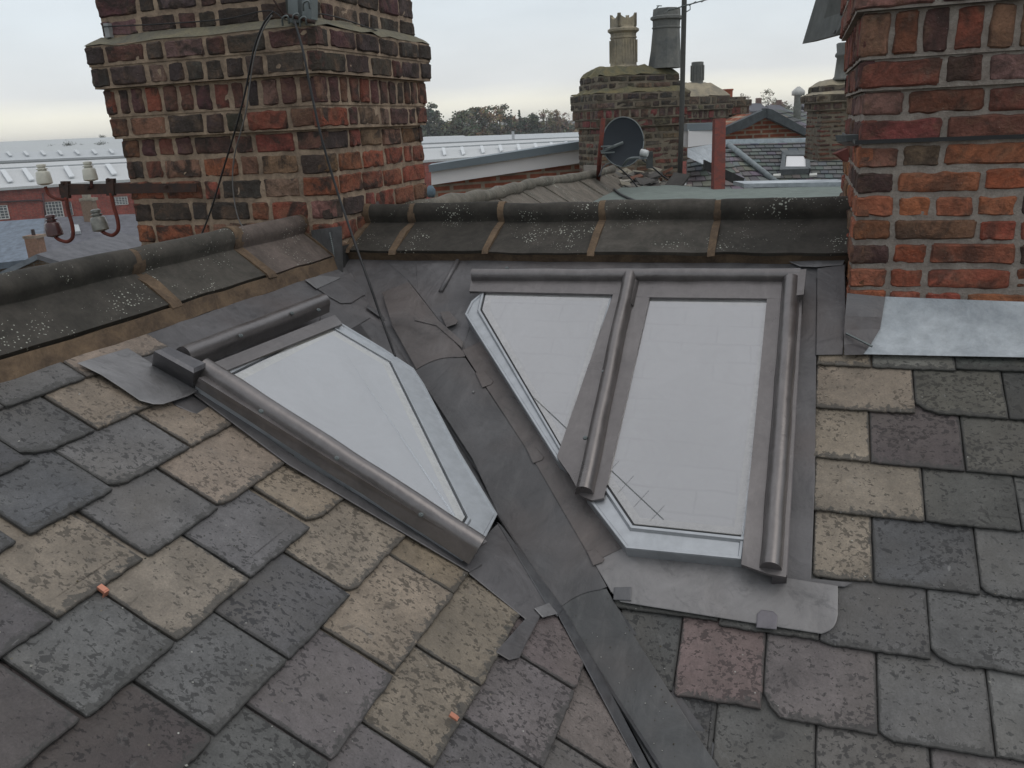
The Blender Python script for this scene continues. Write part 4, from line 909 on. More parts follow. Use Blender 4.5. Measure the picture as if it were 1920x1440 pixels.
# ---- middle chimney with two pots
def farstack(label, px, base_y, d, w_, dpt, yaw, tiers_px, seed, pal, top=None, nm='chimney', bl=.225, res=.06, faces='flr'):
    P = at(px, base_y, d); root = thing(nm, P, label, 'chimney')
    a_ = (RH*math.cos(yaw) + FH*math.sin(yaw)).normalized(); b_ = Vector((-a_.y, a_.x, 0))
    if b_.dot(FH) < 0: b_ = -b_
    O_ = Vector((P.x,P.y,0)) - a_*w_/2
    ti = []
    for y0, y1, pj, nc, st, pl_ in tiers_px:
        ti.append((at(px,y0,d).z, at(px,y1,d).z, pj, nc, st, pl_))
    stack('c', root, O_, a_, w_, b_, dpt, ti, random.Random(seed), pal, M['brickF'], M['mortF'], .018, res, mstep=.1, bl=bl, k=1.4, faces=faces, proud=.004)
    return root, O_, a_, b_
fp = [(3,(.10,.085,.07)),(3,(.15,.10,.075)),(2,(.17,.065,.055)),(2,(.06,.055,.05))]; fpt = [(3,(.075,.07,.06)),(2,(.045,.045,.042)),(1,(.15,.12,.09))]; fps = [(2,(.18,.05,.05)),(2,(.10,.07,.06)),(2,(.16,.12,.09))]
yw = -.20
mid, O_, a_, b_ = farstack('middle chimney with two tall pots and yellow lichen, behind the satellite dish', 1202, 400, 9.5, 1.00, .62, .30, [
    (400,288,0,10,'mix',fp),(288,237,0,4,'mix',fp),(237,221,.035,1,'mix',fps),(221,202,.05,1,'soldier',fps),(202,188,.065,1,'mix',fpt),(188,173,.07,1,'mix',fpt),(166,153,-.01,1,'mix',fpt),(153,140,-.02,1,'mix',fpt)], 3, fp)
z1, z2, z3 = at(1196,173,9.5).z, at(1196,164,9.5).z, at(1196,140,9.5).z
m_ = MB(); flaunch(m_, O_, a_, 1.00, b_, .62, .065, z1, -.01, z2, 5, 0, .03); flaunch(m_, O_, a_, 1.00, b_, .62, -.02, z3, -.16, z3+.10, 6, 1, .03); m_.build('mortar_weathering', M['moss'], mid, True)
m_ = MB(); q = at(1169,128,9.75); ht = at(1168,26,9.75).z - q.z; ax1 = AZ+RH*.02
pr_ = [(.205,0),(.205,.03*ht),(.175,.05*ht),(.165,.54*ht),(.175,.55*ht),(.175,.58*ht),(.165,.59*ht),(.17,.64*ht),(.205,.68*ht),(.205,.72*ht),(.17,.75*ht),(.165,.78*ht)]
m_.lathe(q, AZ, [(r_*.84,h_) for r_,h_ in pr_], 8, (1,1,1), a_+b_*.42)
sq = [(-1,-1),(1,-1),(1,1),(-1,1)]
for k in range(4):                              # crown with scooped sides
    c0 = q + AZ*ht*.76 + (a_*sq[k][0]+b_*sq[k][1])*.110; c1_ = q + AZ*ht*.76 + (a_*sq[(k+1)%4][0]+b_*sq[(k+1)%4][1])*.110; nn = (c0+c1_)/2-q; nn.z = 0; nn.normalize()
    up_ = [c0.lerp(c1_,s/10)+AZ*(ht*.24*(1-.40*math.sin(math.pi*s/10))) for s in range(10,-1,-1)]
    m_.prism([c0,c1_]+up_, -nn*.03)
for f_ in range(4):                             # fluting ribs
    t_ = [a_,b_,-a_,-b_][f_]; n_ = [-b_,a_,b_,-a_][f_]
    for k in range(5): m_.box(q+n_*.120+t_*(-.066+.033*k-.006)+AZ*ht*.1, t_*.012, n_*.018, AZ*ht*.42)
tag(m_.build('chimney_pot', M['stone'], mid), 'buff fluted pot with a scooped crown')
m_ = MB(); q = at(1247,128,9.75); ht = at(1243,16,9.75).z - q.z
pr_ = [(.24,0),(.232,.05*ht),(.205,.30*ht),(.185,.66*ht),(.195,.67*ht),(.195,.69*ht),(.185,.70*ht),(.19,.80*ht),(.22,.82*ht),(.22,.86*ht),(.19,.88*ht),(.185,.99*ht),(.165,1.0*ht),(.15,.9*ht)]
m_.lathe(q, AZ+RH*.02, [(r_*.80,h_) for r_,h_ in pr_], 8, (1,1,1), a_+b_*.42); tag(m_.build('chimney_pot', M['pot2'], mid), 'plain grey tapering pot with a banded top')
# aerial mast fixed beside the chimney
am = thing('aerial_mast', at(1276,352,9.0), 'tall dark mast beside the middle chimney carrying a television aerial', 'aerial')
m_ = MB(); m_.tube([at(1274,352,9.0),at(1278,230,9.0),at(1283,0,9.0),at(1285,-90,9.0)], .026, 10); m_.build('mast', plain('dark_steel',(.06,.06,.055),.7), am, True)
m_ = MB(); m_.tube([at(1252,20,9.0),at(1420,-28,8.6)], .006, 6); m_.tube([at(1282,9,9.0),at(1294,8,9.0),at(1294,18,9.0),at(1284,24,9.0)], .006, 6)
for k in range(8):
    p = at(1252,20,9.0).lerp(at(1420,-28,8.6), k/7); m_.tube([p+FH*.15, p-FH*.15], .004, 6)
m_.build('aerial', M['steel'], am, True)
m_ = MB(); m_.tube([at(1230,17,9.7),at(1236,10,9.7)], .006, 6); m_.tube([at(1231,11,9.7),at(1241,11,9.7)], .005, 6)
tag(m_.build('wire_hook', M['steel']), 'tiny wire hook on the rim of the plain grey pot', 'hook')
# reflected television aerial stands over the camera side
# ---- chimneys further back
t2 = [(300,222,0,9,'mix',fps),(222,206,.04,1,'soldier',fps),(206,196,.09,1,'mix',fpt),(196,180,.05,1,'mix',fpt)]
c2_, O2, a2, b2_ = farstack('small chimney with a slotted grey pot just right of the mast', 1318, 300, 14.0, .80, .8, .3, t2, 7, fps, faces='flr')
m_ = MB(); z_ = at(1318,180,14).z; flaunch(m_, O2, a2, .80, b2_, .8, .05, z_, -.28, z_+.22, 6, 1, .03); m_.build('mortar_weathering', M['stone'], c2_, True)
m_ = MB(); q = at(1307,160,14.3); ht = at(1307,116,14.3).z-q.z; m_.lathe(q, AZ, [(.10,0),(.10,ht*.98),(.085,ht),(.08,ht*.9)], 14)
for k in range(14):
    an = 2*math.pi*k/14; r_ = Vector((math.cos(an),math.sin(an),0)); m_.box(q+r_*.10+AZ*ht*.2-r_.cross(AZ)*.008, r_*.012, r_.cross(AZ)*.016, AZ*ht*.65)
m_.build('chimney_pot', M['pot2'], c2_)
c3_, O3, a3, b3x = farstack('low brick chimney with one short red pot, farther right', 1364, 300, 17.0, .72, .7, .2, [(300,215,0,9,'mix',fp),(215,200,.05,1,'mix',fps),(200,188,.08,1,'mix',fpt),(188,182,0,1,'mix',fpt)], 9, fp)
m_ = MB(); q = at(1364,183,17.3); ht = at(1364,167,17.3).z-q.z; m_.lathe(q, AZ, [(.10,0),(.10,ht*.8),(.115,ht*.82),(.115,ht),(.09,ht),(.085,ht*.5)], 14); m_.build('chimney_pot', M['terracotta'], c3_)
c4_, O4, a4, b4x = farstack('brick chimney half hidden behind the bright red chimney at right', 1590, 300, 8.6, .58, .6, -.1, [(300,205,0,11,'mix',[(3,(.18,.07,.05)),(3,(.17,.10,.075)),(2,(.07,.055,.05))]),(205,190,.03,1,'soldier',fps),(190,175,.06,1,'mix',fps),(172,158,.0,1,'mix',fpt)], 13, fp)
m_ = MB(); z_ = at(1590,175,8.6).z; flaunch(m_, O4, a4, .58, b4x, .6, .06, z_, 0, z_+.03, 4, 0, .01); z_ = at(1590,158,8.6).z; flaunch(m_, O4, a4, .58, b4x, .6, 0, z_, -.12, z_+.06, 4, 1, .01); m_.build('mortar_weathering', M['stone'], c4_, True)
m_ = MB(); q = at(1580,150,8.7); ht = at(1580,80,8.7).z-q.z; m_.lathe(q, AZ, [(.10,0),(.10,.05*ht),(.085,.1*ht),(.072,.6*ht),(.09,.64*ht),(.09,.7*ht),(.075,.75*ht),(.085,.97*ht),(.07,ht)], 12); m_.build('chimney_pot', M['pot2'], c4_, True)
# sloping slate hood above it
m_ = MB(); m_.prism([at(1566,66,3.3),at(1598,60,3.2),at(1640,-60,3.0),at(1600,-40,3.25)], FH*.35, (.10,.105,.10)); m_.tube([at(1563,62,3.35),at(1568,60,3.3)], .008, 8, (.1,.1,.1)); tag(m_.build('roof_hood', M['tint']), 'dark sheet hood jutting out behind the red chimney at the top of the picture', 'hood')
# ---- roofs behind, right
def slatefield(mb, P00, P10, P11, P01, nr, nc, pal, rs, th=.02, n=None):
    """rows of small slates over a bilinear patch: P00-P10 eaves, P01-P11 ridge"""
    n = n or (P10-P00).cross(P01-P00).normalized()
    if n.z < 0: n = -n
    mb.prism([P00-n*.01,P10-n*.01,P11-n*.01,P01-n*.01], -n*.05, (.03,.03,.03))
    f = lambda s, t: P00.lerp(P10,s).lerp(P01.lerp(P11,s),t)
    for r_ in range(nr):
        off = .5*(r_%2); edges = [max(0,min(1,(k-off+rs.uniform(-.08,.08))/nc)) for k in range(nc+2)]
        for k in range(nc+1):
            s0, s1 = edges[k], edges[k+1]
            if s1-s0 < .15/nc: continue
            g_ = .03/nc; t0, t1 = r_/nr + rs.uniform(-.05,.05)/nr, min(1,(r_+1.15)/nr)
            a, b, c, d = f(s0+g_,t0)+n*th, f(s1-g_,t0)+n*th, f(s1-g_,t1)+n*.002, f(s0+g_,t1)+n*.002
            mb.prism([a,b,c,d], -n*.012, pick(rs, pal), 0, rs.random())
sp_ = [(4,(.085,.088,.09)),(3,(.11,.11,.11)),(2,(.07,.075,.08)),(1,(.14,.13,.12))]
rr = random.Random(21)
rh = thing('slate_roof_house', at(1480,330,13)-AZ*6, 'low house behind with a plain slate slope and one small skylight', 'house')
E0, E1, R1_, R0_ = at(1400,352,11.2), at(1640,352,11.2), at(1640,262,13.4), at(1360,268,13.4)
m_ = MB(); slatefield(m_, E0, E1, R1_, R0_, 12, 16, sp_, rr); m_.build('roof', M['tintr'], rh)
m_ = MB(); m_.box(at(1400,375,11.25)-AZ*5, E1-E0, FH*5, AZ*5); m_.build('wall', M['brickF'], rh)
m_ = MB(); m_.prism([at(1360,262,13.35),at(1640,256,13.35),at(1640,272,13.25),at(1360,276,13.25)], FH*.2, (.24,.28,.30)); m_.build('ridge_flashing', M['tint'], rh)
sk = empty_part('skylight', at(1490,300,12.3), rh)
nS = (E1-E0).cross(R0_-E0).normalized(); nS = nS if nS.z > 0 else -nS
def onS(x, y, t=0): r = ray(x,y); d_ = (E0+nS*t-EYE).dot(nS)/r.dot(nS); return EYE + r*d_
m_ = MB()
for q in ([(1462,318),(1468,284),(1474,286),(1472,312)], [(1462,318),(1472,312),(1512,312),(1518,316)], [(1512,312),(1510,285),(1516,284),(1520,316)], [(1466,282),(1518,282),(1516,290),(1470,290)]): m_.prism([onS(x,y,.09) for x,y in q], -nS*.12, (.11,.12,.125))
m_.build('frame', M['tint'], sk)
m_ = MB(); m_.prism([onS(x,y,.07) for x,y in ((1473,312),(1475,290),(1510,290),(1511,312))], -nS*.02, (.62,.63,.64)); m_.build('pane', M['white'], sk)
for x, y in ((1450,326),(1518,325)):
    m_ = MB(); m_.prism([onS(x,y,.05),onS(x+14,y-1,.05),onS(x+14,y+3,.05),onS(x,y+4,.05)], -nS*.03, (.45,.45,.42)); m_.build('lead_tab', M['tint'], rh)
m_ = MB(); q = at(1551,342,9.2)
# second slope with a hip line, left
rh2 = thing('hipped_slate_roof', at(1380,350,10.5)-AZ*4, 'grey slate slope with a pale lead hip running down right of the red post', 'roof')
m_ = MB(); slatefield(m_, at(1288,362,9.3), at(1420,362,9.3), at(1352,285,11.4), at(1288,300,11.0), 7, 6, [(3,(.14,.135,.13)),(3,(.12,.12,.12)),(1,(.17,.155,.14))], rr); m_.build('slope', M['tintr'], rh2)
m_ = MB(); slatefield(m_, at(1340,352,9.9), at(1465,352,9.9), at(1385,278,11.6), at(1360,280,11.6), 8, 6, [(3,(.15,.155,.155)),(2,(.12,.12,.12))], rr); m_.build('slope', M['tintr'], rh2)
m_ = MB(); m_.tube([at(1368,272,11.5), at(1466,350,9.85)], .035, 8, (.22,.25,.26)); m_.build('hip_flashing', M['tint'], rh2, True)
m_ = MB(); a_, b_ = at(1322,300,9.3), at(1395,334,8.7); m_.box(a_, b_-a_, AZ*-.10, FH*.08, (.055,.055,.055)); tag(m_.build('plank', M['tint']), 'dark weathered plank lying aslant behind the red post', 'plank')
# white parapet box with grey coping and lead skirt
wb = thing('parapet', at(1320,280,10.2)-AZ*.3, 'short white rendered parapet with grey coping beside the red post', 'parapet')
m_ = MB(); a_, b_ = at(1290,276,10.0), at(1352,268,10.6); m_.box(a_, b_-a_, FH*.5, at(1290,243,10).z*AZ-a_.z*AZ); m_.build('wall', M['white'], wb)
m_ = MB(); a_, b_ = at(1288,246,9.98), at(1354,243,10.55); m_.box(a_, b_-a_, FH*.56, AZ*(at(1288,232,9.98).z-a_.z)); m_.build('coping', M['coping'], wb)
m_ = MB(); m_.prism([at(1290,278,9.97),at(1350,268,10.5),at(1352,300,10.2),at(1318,308,9.7),at(1290,295,9.7)], FH*.04); m_.build('lead_skirt', M['zinc'], wb)
# gable with dark bargeboards
gb = thing('brick_gable', at(1440,262,15)-AZ*5, 'red brick gable with heavy dark bargeboards behind the slate slope', 'house')
wbm = wallbrick_mat('gable_brick', (.30,.09,.05), (.20,.07,.045), (.30,.24,.18), 1.0, 0.33)
m_ = MB(); m_.prism([at(1340,300,15),at(1545,300,15),at(1545,262,15),at(1440,212,15),at(1350,250,15)], FH*4); m_.build('wall', wbm, gb)
m_ = MB()
for q in ([(1332,252),(1432,206),(1438,205),(1440,218),(1400,240),(1334,262)], [(1436,203),(1448,205),(1542,258),(1530,264),(1438,220)]): m_.prism([at(x,y,14.8) for x,y in q], FH*.25, (.075,.085,.09))
m_.build('bargeboard', M['tint'], gb)
m_ = MB(); slatefield(m_, at(1543,262,14.9), at(1600,240,19), at(1500,205,19), at(1445,206,14.9), 7, 8, sp_, rr); m_.build('roof', M['tintr'], gb)
m_ = MB(); q = at(1494,224,16); m_.lathe(q-AZ*.2, AZ, [(.07,0),(.07,.62),(.12,.63),(.12,.70),(.03,.78)], 12, (.5,.5,.48)); tag(m_.build('vent_pipe', M['tint'], None, True), 'white capped vent pipe rising behind the dark gable', 'vent pipe')
m_ = MB(); slatefield(m_, at(1490,252,22), at(1640,252,22), at(1640,225,25), at(1480,225,25), 6, 10, [(1,(.13,.15,.16))], rr); m_.box(at(1490,254,22)-AZ*6, at(1640,254,22)-at(1490,254,22), FH*6, AZ*6, (.2,.1,.08))
tag(m_.build('slate_house', M['tintr'], None), 'blue grey slate roof seen between the vent pipe and the right chimney', 'house')
# ---- white parapet wall, centre left
pw = thing('parapet_wall', at(940,330,9)-AZ*3, 'long brick wall topped by a white fascia and grey sloping coping', 'wall')
dL, dR = 10.0, 10.6
wbm2 = wallbrick_mat('parapet_brick', (.30,.10,.06), (.20,.085,.06), (.28,.23,.18), 1.0, 0.33)
m_ = MB(); m_.prism([at(808,344,dL),at(1120,298,dR),at(1120,460,dR),at(808,460,dL)], FH*.3); m_.build('brickwork', wbm2, pw)
m_ = MB(); m_.prism([at(808,320,dL-.08),at(1120,273,dR-.08),at(1120,301,dR-.08),at(809,347,dL-.08)], FH*.3); m_.build('fascia', M['white'], pw)
m_ = MB(); m_.prism([at(803,310,dL-.14),at(1120,260,dR-.14),at(1120,275,dR-.14),at(805,323,dL-.14)], FH*.5); m_.build('coping', M['coping'], pw)
m_ = MB(); q = at(808,360,8.0); m_.lathe(q-AZ*.05, AZ, [(.03,0),(.045,.03),(.045,.07),(.02,.11)], 12, (.10,.14,.17)); tag(m_.build('wall_lamp', M['tint'], None, True), 'small blue grey domed fitting beside the sooty chimney', 'fitting')
# ================================================================== FAR LEFT: mill, warehouse, terrace
def roofstrip(mb, pts, col, th=.25):      # pts: (x, y, distance) corners; returns the plane
    P = [at(*p) for p in pts]; n = (P[1]-P[0]).cross(P[3]-P[0]).normalized(); n = n if n.z > 0 else -n
    mb.prism(P, -n*th, col); return P, n
def onplane(P, n, x, y, t=0):
    r = ray(x,y); return EYE + r*((P[0]+n*t-EYE).dot(n)/r.dot(n))
WHT = (.52,.53,.53)
wh = thing('warehouse', Vector((*at(400,300,80).xy,0)), 'long pale metal roofed warehouse with rows of rooflights and a red brick front', 'warehouse')
m_ = MB(); PF, nF = roofstrip(m_, [(-700,398,70),(1500,254,100),(1300,248,120),(-700,340,98)], WHT); 
PB, nB = roofstrip(m_, [(-700,331,101),(1300,247,122),(1300,240,134),(-700,312,112)], (.46,.48,.49))
wf = m_.build('roof', M['tint'], wh)
m_ = MB()
for (ax_, ay_, aw, ah) in ((0,318,19,22),(40,315,19,22),(118,311,16,20),(196,306,18,20),(-110,325,20,22),(828,276,6,14),(863,275,6,14),(900,272,6,14),(934,270,6,13),(968,269,6,13),(1000,267,6,12),(1030,265,6,12),(1058,264,5,8)):
    w_ = 9 if ax_ < 300 else 5
    m_ = MB(); m_.prism([onplane(PF,nF,x,y,.08) for x,y in ((ax_,ay_),(ax_+w_,ay_-1),(ax_+aw+w_*.6,ay_+ah-2),(ax_+aw-w_*.5,ay_+ah))], -nF*.1, (.63,.65,.66)); m_.build('rooflight', M['tint'], wh)
for k in range(7):
    x = 10+32*k; y = 284-x*.025; m_ = MB(); m_.prism([onplane(PB,nB,a,b,.08) for a,b in ((x,y),(x+6,y-.4),(x+13,y+7),(x+7,y+7.4))], -nB*.1, (.56,.58,.59)); m_.build('rooflight', M['tint'], wh)
m_ = MB()
for y0 in (0,): m_.tube([onplane(PF,nF,-700,350,.1), onplane(PF,nF,1200,258,.1)], .08, 6, (.34,.36,.37))
m_.box(at(960,262,95)-AZ*.1, RH*.3, FH*.3, AZ*1.0, (.4,.42,.43)); m_.build('roof_vent', M['tint'], wh)
mb_ = wallbrick_mat('mill_brick', (.30,.055,.038), (.22,.045,.035), (.22,.09,.07), .6, 0.33)
m_ = MB(); a_, b_ = at(-700,396,70.5), at(1400,262,98); a0_, b0_ = Vector((*a_.xy,0)), Vector((*b_.xy,0)); m_.prism([a_-AZ*.1,b_-AZ*.1,b0_,a0_], FH*.5); m_.build('wall', mb_, wh)
def wallpt(x, y, off=0):
    n = (b_-a_).cross(AZ).normalized(); n = n if n.dot(FH) < 0 else -n; r = ray(x,y); return EYE + r*((a_+n*off-EYE).dot(n)/r.dot(n)), n
def window(x0, y0, x1, y1, off, parent, ptf=None, bars=4, arch=True, white=(.62,.62,.60)):
    ptf = ptf or wallpt
    f = MB(); p, n = ptf(x0,y1,off); q, _ = ptf(x1,y1+(x1-x0)*-.05,off); t, _ = ptf(x0,y0,off); W = (q-p); hgt = t.z-p.z
    W.z = 0; L_ = W.length; u = W/L_; th = L_*.045
    f.box(p, u*L_, -n*.1, AZ*th, white); f.box(p, u*th, -n*.1, AZ*hgt, white); f.box(p+u*(L_-th), u*th, -n*.1, AZ*hgt, white); f.box(p+AZ*(hgt-th), u*L_, -n*.1, AZ*th, white)
    for k in range(1,bars): f.box(p+u*(L_*k/bars-th*.25), u*th*.6, -n*.08, AZ*hgt, white)
    for k in range(1,bars): f.box(p+AZ*(hgt*k/bars), u*L_, -n*.08, AZ*th*.6, white)
    o = f.build('window', M['tint'], parent)
    g_ = MB(); g_.box(p+n*.02-n*.06, u*L_, -n*.03, AZ*hgt, (.10,.11,.12)); g_.build('pane', M['tint'], o)
    if arch:
        g_ = MB(); g_.prism([p+u*(L_*(.5-.56*math.cos(math.pi*k/10)))+AZ*(hgt+L_*.22*math.sin(math.pi*k/10)-.02)+n*.03 for k in range(11)], -n*.1, (.20,.07,.05)); g_.build('arch', M['tint'], o)
for x0,y0,x1,y1,bz in ((-22,386,19,413,5),(89,378,121,409,5),(127,378,138,404,2),(213,369,241,385,5)): window(x0,y0,x1,y1,.08,wh,bars=bz)
m_ = MB(); m_.tube([wallpt(-200,388,.15)[0], wallpt(74,375,.15)[0], wallpt(82,378,.15)[0]], .07, 6, (.05,.03,.03)); m_.tube([wallpt(80,362,.15)[0], wallpt(87,420,.15)[0]], .08, 6, (.07,.03,.03)); m_.build('drainpipe', M['tint'], wh, True)
far = thing('warehouse', Vector((*at(100,270,150).xy,0)), 'farther flat-topped pale shed rising behind the warehouse roofs at far left', 'warehouse')
m_ = MB(); roofstrip(m_, [(-600,312,140),(760,270,140),(760,234,160),(-600,291,160)], (.46,.48,.48)); m_.box(at(-600,312,141)-AZ*8, at(760,270,141)-at(-600,312,141), FH*18, AZ*7.8, (.4,.42,.42)); m_.build('shed', M['tint'], far)
far2 = thing('warehouse', Vector((*at(900,262,150).xy,0)), 'pale saw-toothed warehouse roof in front of the autumn trees', 'warehouse')
m_ = MB(); m_.prism([at(780,259,128),at(860,256.5,128),at(871,261,128),at(960,258,128),at(966,260.5,128),at(1078,254,128),at(1090,259,128),at(1090,300,128),at(780,300,128)], FH*18, (.50,.52,.52)); m_.build('shed', M['tint'], far2)
# terrace of slate roofs
tr = thing('terrace', Vector((*at(130,440,38).xy,0)), 'brick terrace with long grey slate roof and a white window, below the iron bracket', 'house')
m_ = MB(); PT, nT = roofstrip(m_, [(78,484,37),(330,455,39),(330,398,44),(84,408,42)], (.115,.115,.13), .3); slate_o = m_.build('roof', M['tintr'], tr)
m_ = MB(); P2, n2_ = roofstrip(m_, [(-140,510,36.8),(79,483,37),(84,409,42.0),(-140,425,42)], (.15,.18,.22), .3); tag(m_.build('roof', M['tintr'], tr), 'smooth bluish part of the roof at far left')
tb = wallbrick_mat('terrace_brick', (.20,.10,.065), (.15,.085,.06), (.22,.18,.14), .8, 0.33)
a2_, b2_ = at(-140,512,37.3), at(330,458,39.2)
m_ = MB(); m_.prism([a2_,b2_,Vector((*b2_.xy,0)),Vector((*a2_.xy,0))], FH*4); m_.build('wall', tb, tr)
def tpt(x, y, off=0):
    n = (b2_-a2_).cross(AZ).normalized(); n = n if n.dot(FH) < 0 else -n; r = ray(x,y); return EYE + r*((a2_+n*off-EYE).dot(n)/r.dot(n)), n
window(150,476,178,499,.06,tr,tpt,2,False,(.75,.75,.75)); window(226,474,250,483,.06,tr,tpt,2,False,(.45,.30,.2))
m_ = MB(); a_t, nt_ = tpt(104,483,.05); b_t, _ = tpt(150,478,.05); m_.box(a_t-AZ*2, b_t-a_t, -nt_*.1, AZ*2, (.27,.22,.13)); m_.build('render_panel', M['tint'], tr)
m_ = MB(); m_.prism([onplane(PT,nT,x,y,.1) for x,y in ((132,435),(139,421),(147,421),(151,433))], -nT*.15, (.42,.44,.45)); m_.build('skylight', M['tint'], tr)
m_ = MB(); q = onplane(PT,nT,168,412,0); m_.box(q-AZ*.4-RH*.28, RH*.55, FH*.5, AZ*1.35, (.20,.14,.10)); m_.box(q+AZ*.9-RH*.34, RH*.67, FH*.6, AZ*.14, (.27,.24,.19)); m_.box(q+AZ*1.04-RH*.15, RH*.3, FH*.3, AZ*.3, (.3,.27,.22)); m_.build('chimney', M['tint'], tr)
gh = thing('gabled_house', Vector((*at(75,500,24).xy,0)), 'small brown brick gable with its own chimney, low at the left edge', 'house')
m_ = MB(); ap, lf_, rt_ = at(76,478,24), at(-20,530,24), at(170,512,24); 
m_.prism([ap-AZ*.05, rt_-AZ*.05, Vector((*rt_.xy,0)), Vector((*lf_.xy,0)), lf_-AZ*.05], FH*5); m_.build('wall', wallbrick_mat('gable_brick', (.16,.10,.06), (.13,.085,.055), (.18,.15,.12), .8, 0.33), gh)
m_ = MB(); m_.prism([ap+AZ*.05-FH*.2, lf_-FH*.2-RH*.3, lf_+FH*5.2-RH*.3, ap+FH*5.2+AZ*.05], -AZ*.15, (.15,.17,.19)); m_.prism([ap+AZ*.05-FH*.2, rt_-FH*.2+RH*.3, rt_+FH*5.2+RH*.3, ap+FH*5.2+AZ*.05], -AZ*.15, (.12,.12,.13)); m_.build('roof', M['tintr'], gh)
m_ = MB(); q = at(64,486,24.3); m_.box(q-RH*.16-AZ*.2, RH*.36, FH*.4, AZ*.88, (.22,.13,.09)); m_.box(q-RH*.20+AZ*.60, RH*.44, FH*.48, AZ*.08, (.28,.22,.17)); m_.lathe(q+FH*.2+AZ*.68+RH*.03, AZ, [(.05,0),(.05,.16),(.03,.17)], 10, (.05,.04,.04)); m_.build('chimney', M['tint'], gh)
# ---- trees
def leafmat():
    m, nt, bs = mat('foliage'); c, rn, ed = tint(nt); co = coords(nt); n1 = noise_(nt, co, .5, 3, .6)
    L(nt, scal(nt, c, rng(nt, n1, .3, .7, .7, 1.3)), bs.inputs['Base Color']); bs.inputs['Roughness'].default_value = .9; bs.inputs['Specular IOR Level'].default_value = .1; return m
LEAF = leafmat(); BARK = plain('bark', (.07,.055,.045), .95, 0, .3, 3)
def tree(name, label, x, ytop, d, wpx, cols, dens=1.0, shape='round', seed=0, group='trees along the skyline'):
    rr = random.Random(seed); tp = at(x, ytop-3, d); base = Vector((tp.x, tp.y, 0)); Ht = tp.z; W = wpx*d/FPX/2
    root = thing(name, base, label, 'tree', group)
    t = MB(); t.tube([base, base+AZ*Ht*.35+RH*rr.uniform(-.2,.2), base+AZ*Ht*.7, base+AZ*Ht*.9], [Ht*.028,Ht*.02,Ht*.011,Ht*.003], 7)
    limbs = []
    for k in range(9 if shape != 'cone' else 0):
        an = rr.uniform(0,6.28); z = Ht*rr.uniform(.25,.6); r_ = W*rr.uniform(.5,.95); p0 = base+AZ*z; e_ = p0+RH*math.cos(an)*r_+FH*math.sin(an)*r_+AZ*Ht*rr.uniform(.15,.34); e_.z = min(e_.z, Ht*.96)
        mid_ = p0.lerp(e_,.5)-AZ*.2; t.tube([p0,mid_,e_], [Ht*.011,Ht*.007,Ht*.002], 5); limbs.append((mid_,e_))
        for q in range(4):
            s_ = mid_.lerp(e_, rr.random()); t.tube([s_, s_+Vector((rr.uniform(-1,1),rr.uniform(-1,1),rr.uniform(.2,1.2)))*W*.3], [Ht*.004,Ht*.001], 4)
    t.build('trunk', BARK, root, True)
    c = MB(); cl = []
    if shape == 'cone':
        for k in range(46): z = rr.random()**.7; r_ = W*(1-z)*.9; an = rr.uniform(0,6.28); cl.append((base+AZ*Ht*(.18+.82*z)+RH*math.cos(an)*r_+FH*math.sin(an)*r_, W*.28*(1.15-z)))
    else:
        for k in range(34):
            an = rr.uniform(0,6.28); ph = rr.uniform(-.9,1.0); r_ = math.sqrt(max(0,1-ph*ph*.9))*rr.uniform(.35,1.0)
            cl.append((base+AZ*Ht*(.70+.32*ph)+RH*math.cos(an)*r_*W*.85+FH*math.sin(an)*r_*W*.85, W*rr.uniform(.16,.34)))
        cl += [(e_, W*.22) for m__, e_ in limbs]
    for p, r_ in cl:
        cc = rr.choice(cols); sh = rr.uniform(.75,1.25)
        for k in range(int(95*dens)):
            v = Vector((rr.gauss(0,1),rr.gauss(0,1),rr.gauss(0,.75)))*r_*.55; q = p+v
            if q.z > Ht*1.06: q.z = Ht*1.06 - rr.random()*.6
            a = Vector((rr.uniform(-1,1),rr.uniform(-1,1),rr.uniform(-.6,.6))).normalized(); b = a.orthogonal().normalized(); s_ = W*rr.uniform(.04,.085)
            c.add([q-a*s_,q+b*s_*.8,q+a*s_,q-b*s_*.8], [(0,1,2,3)], tuple(x_*sh*rr.uniform(.8,1.2) for x_ in cc))
    c.build('crown', LEAF, root)
GN = (.105,.115,.08); OL_ = (.155,.145,.09); OR_ = (.22,.155,.09); DG = (.07,.088,.068); BR2 = (.18,.135,.10); YG = (.20,.18,.10)
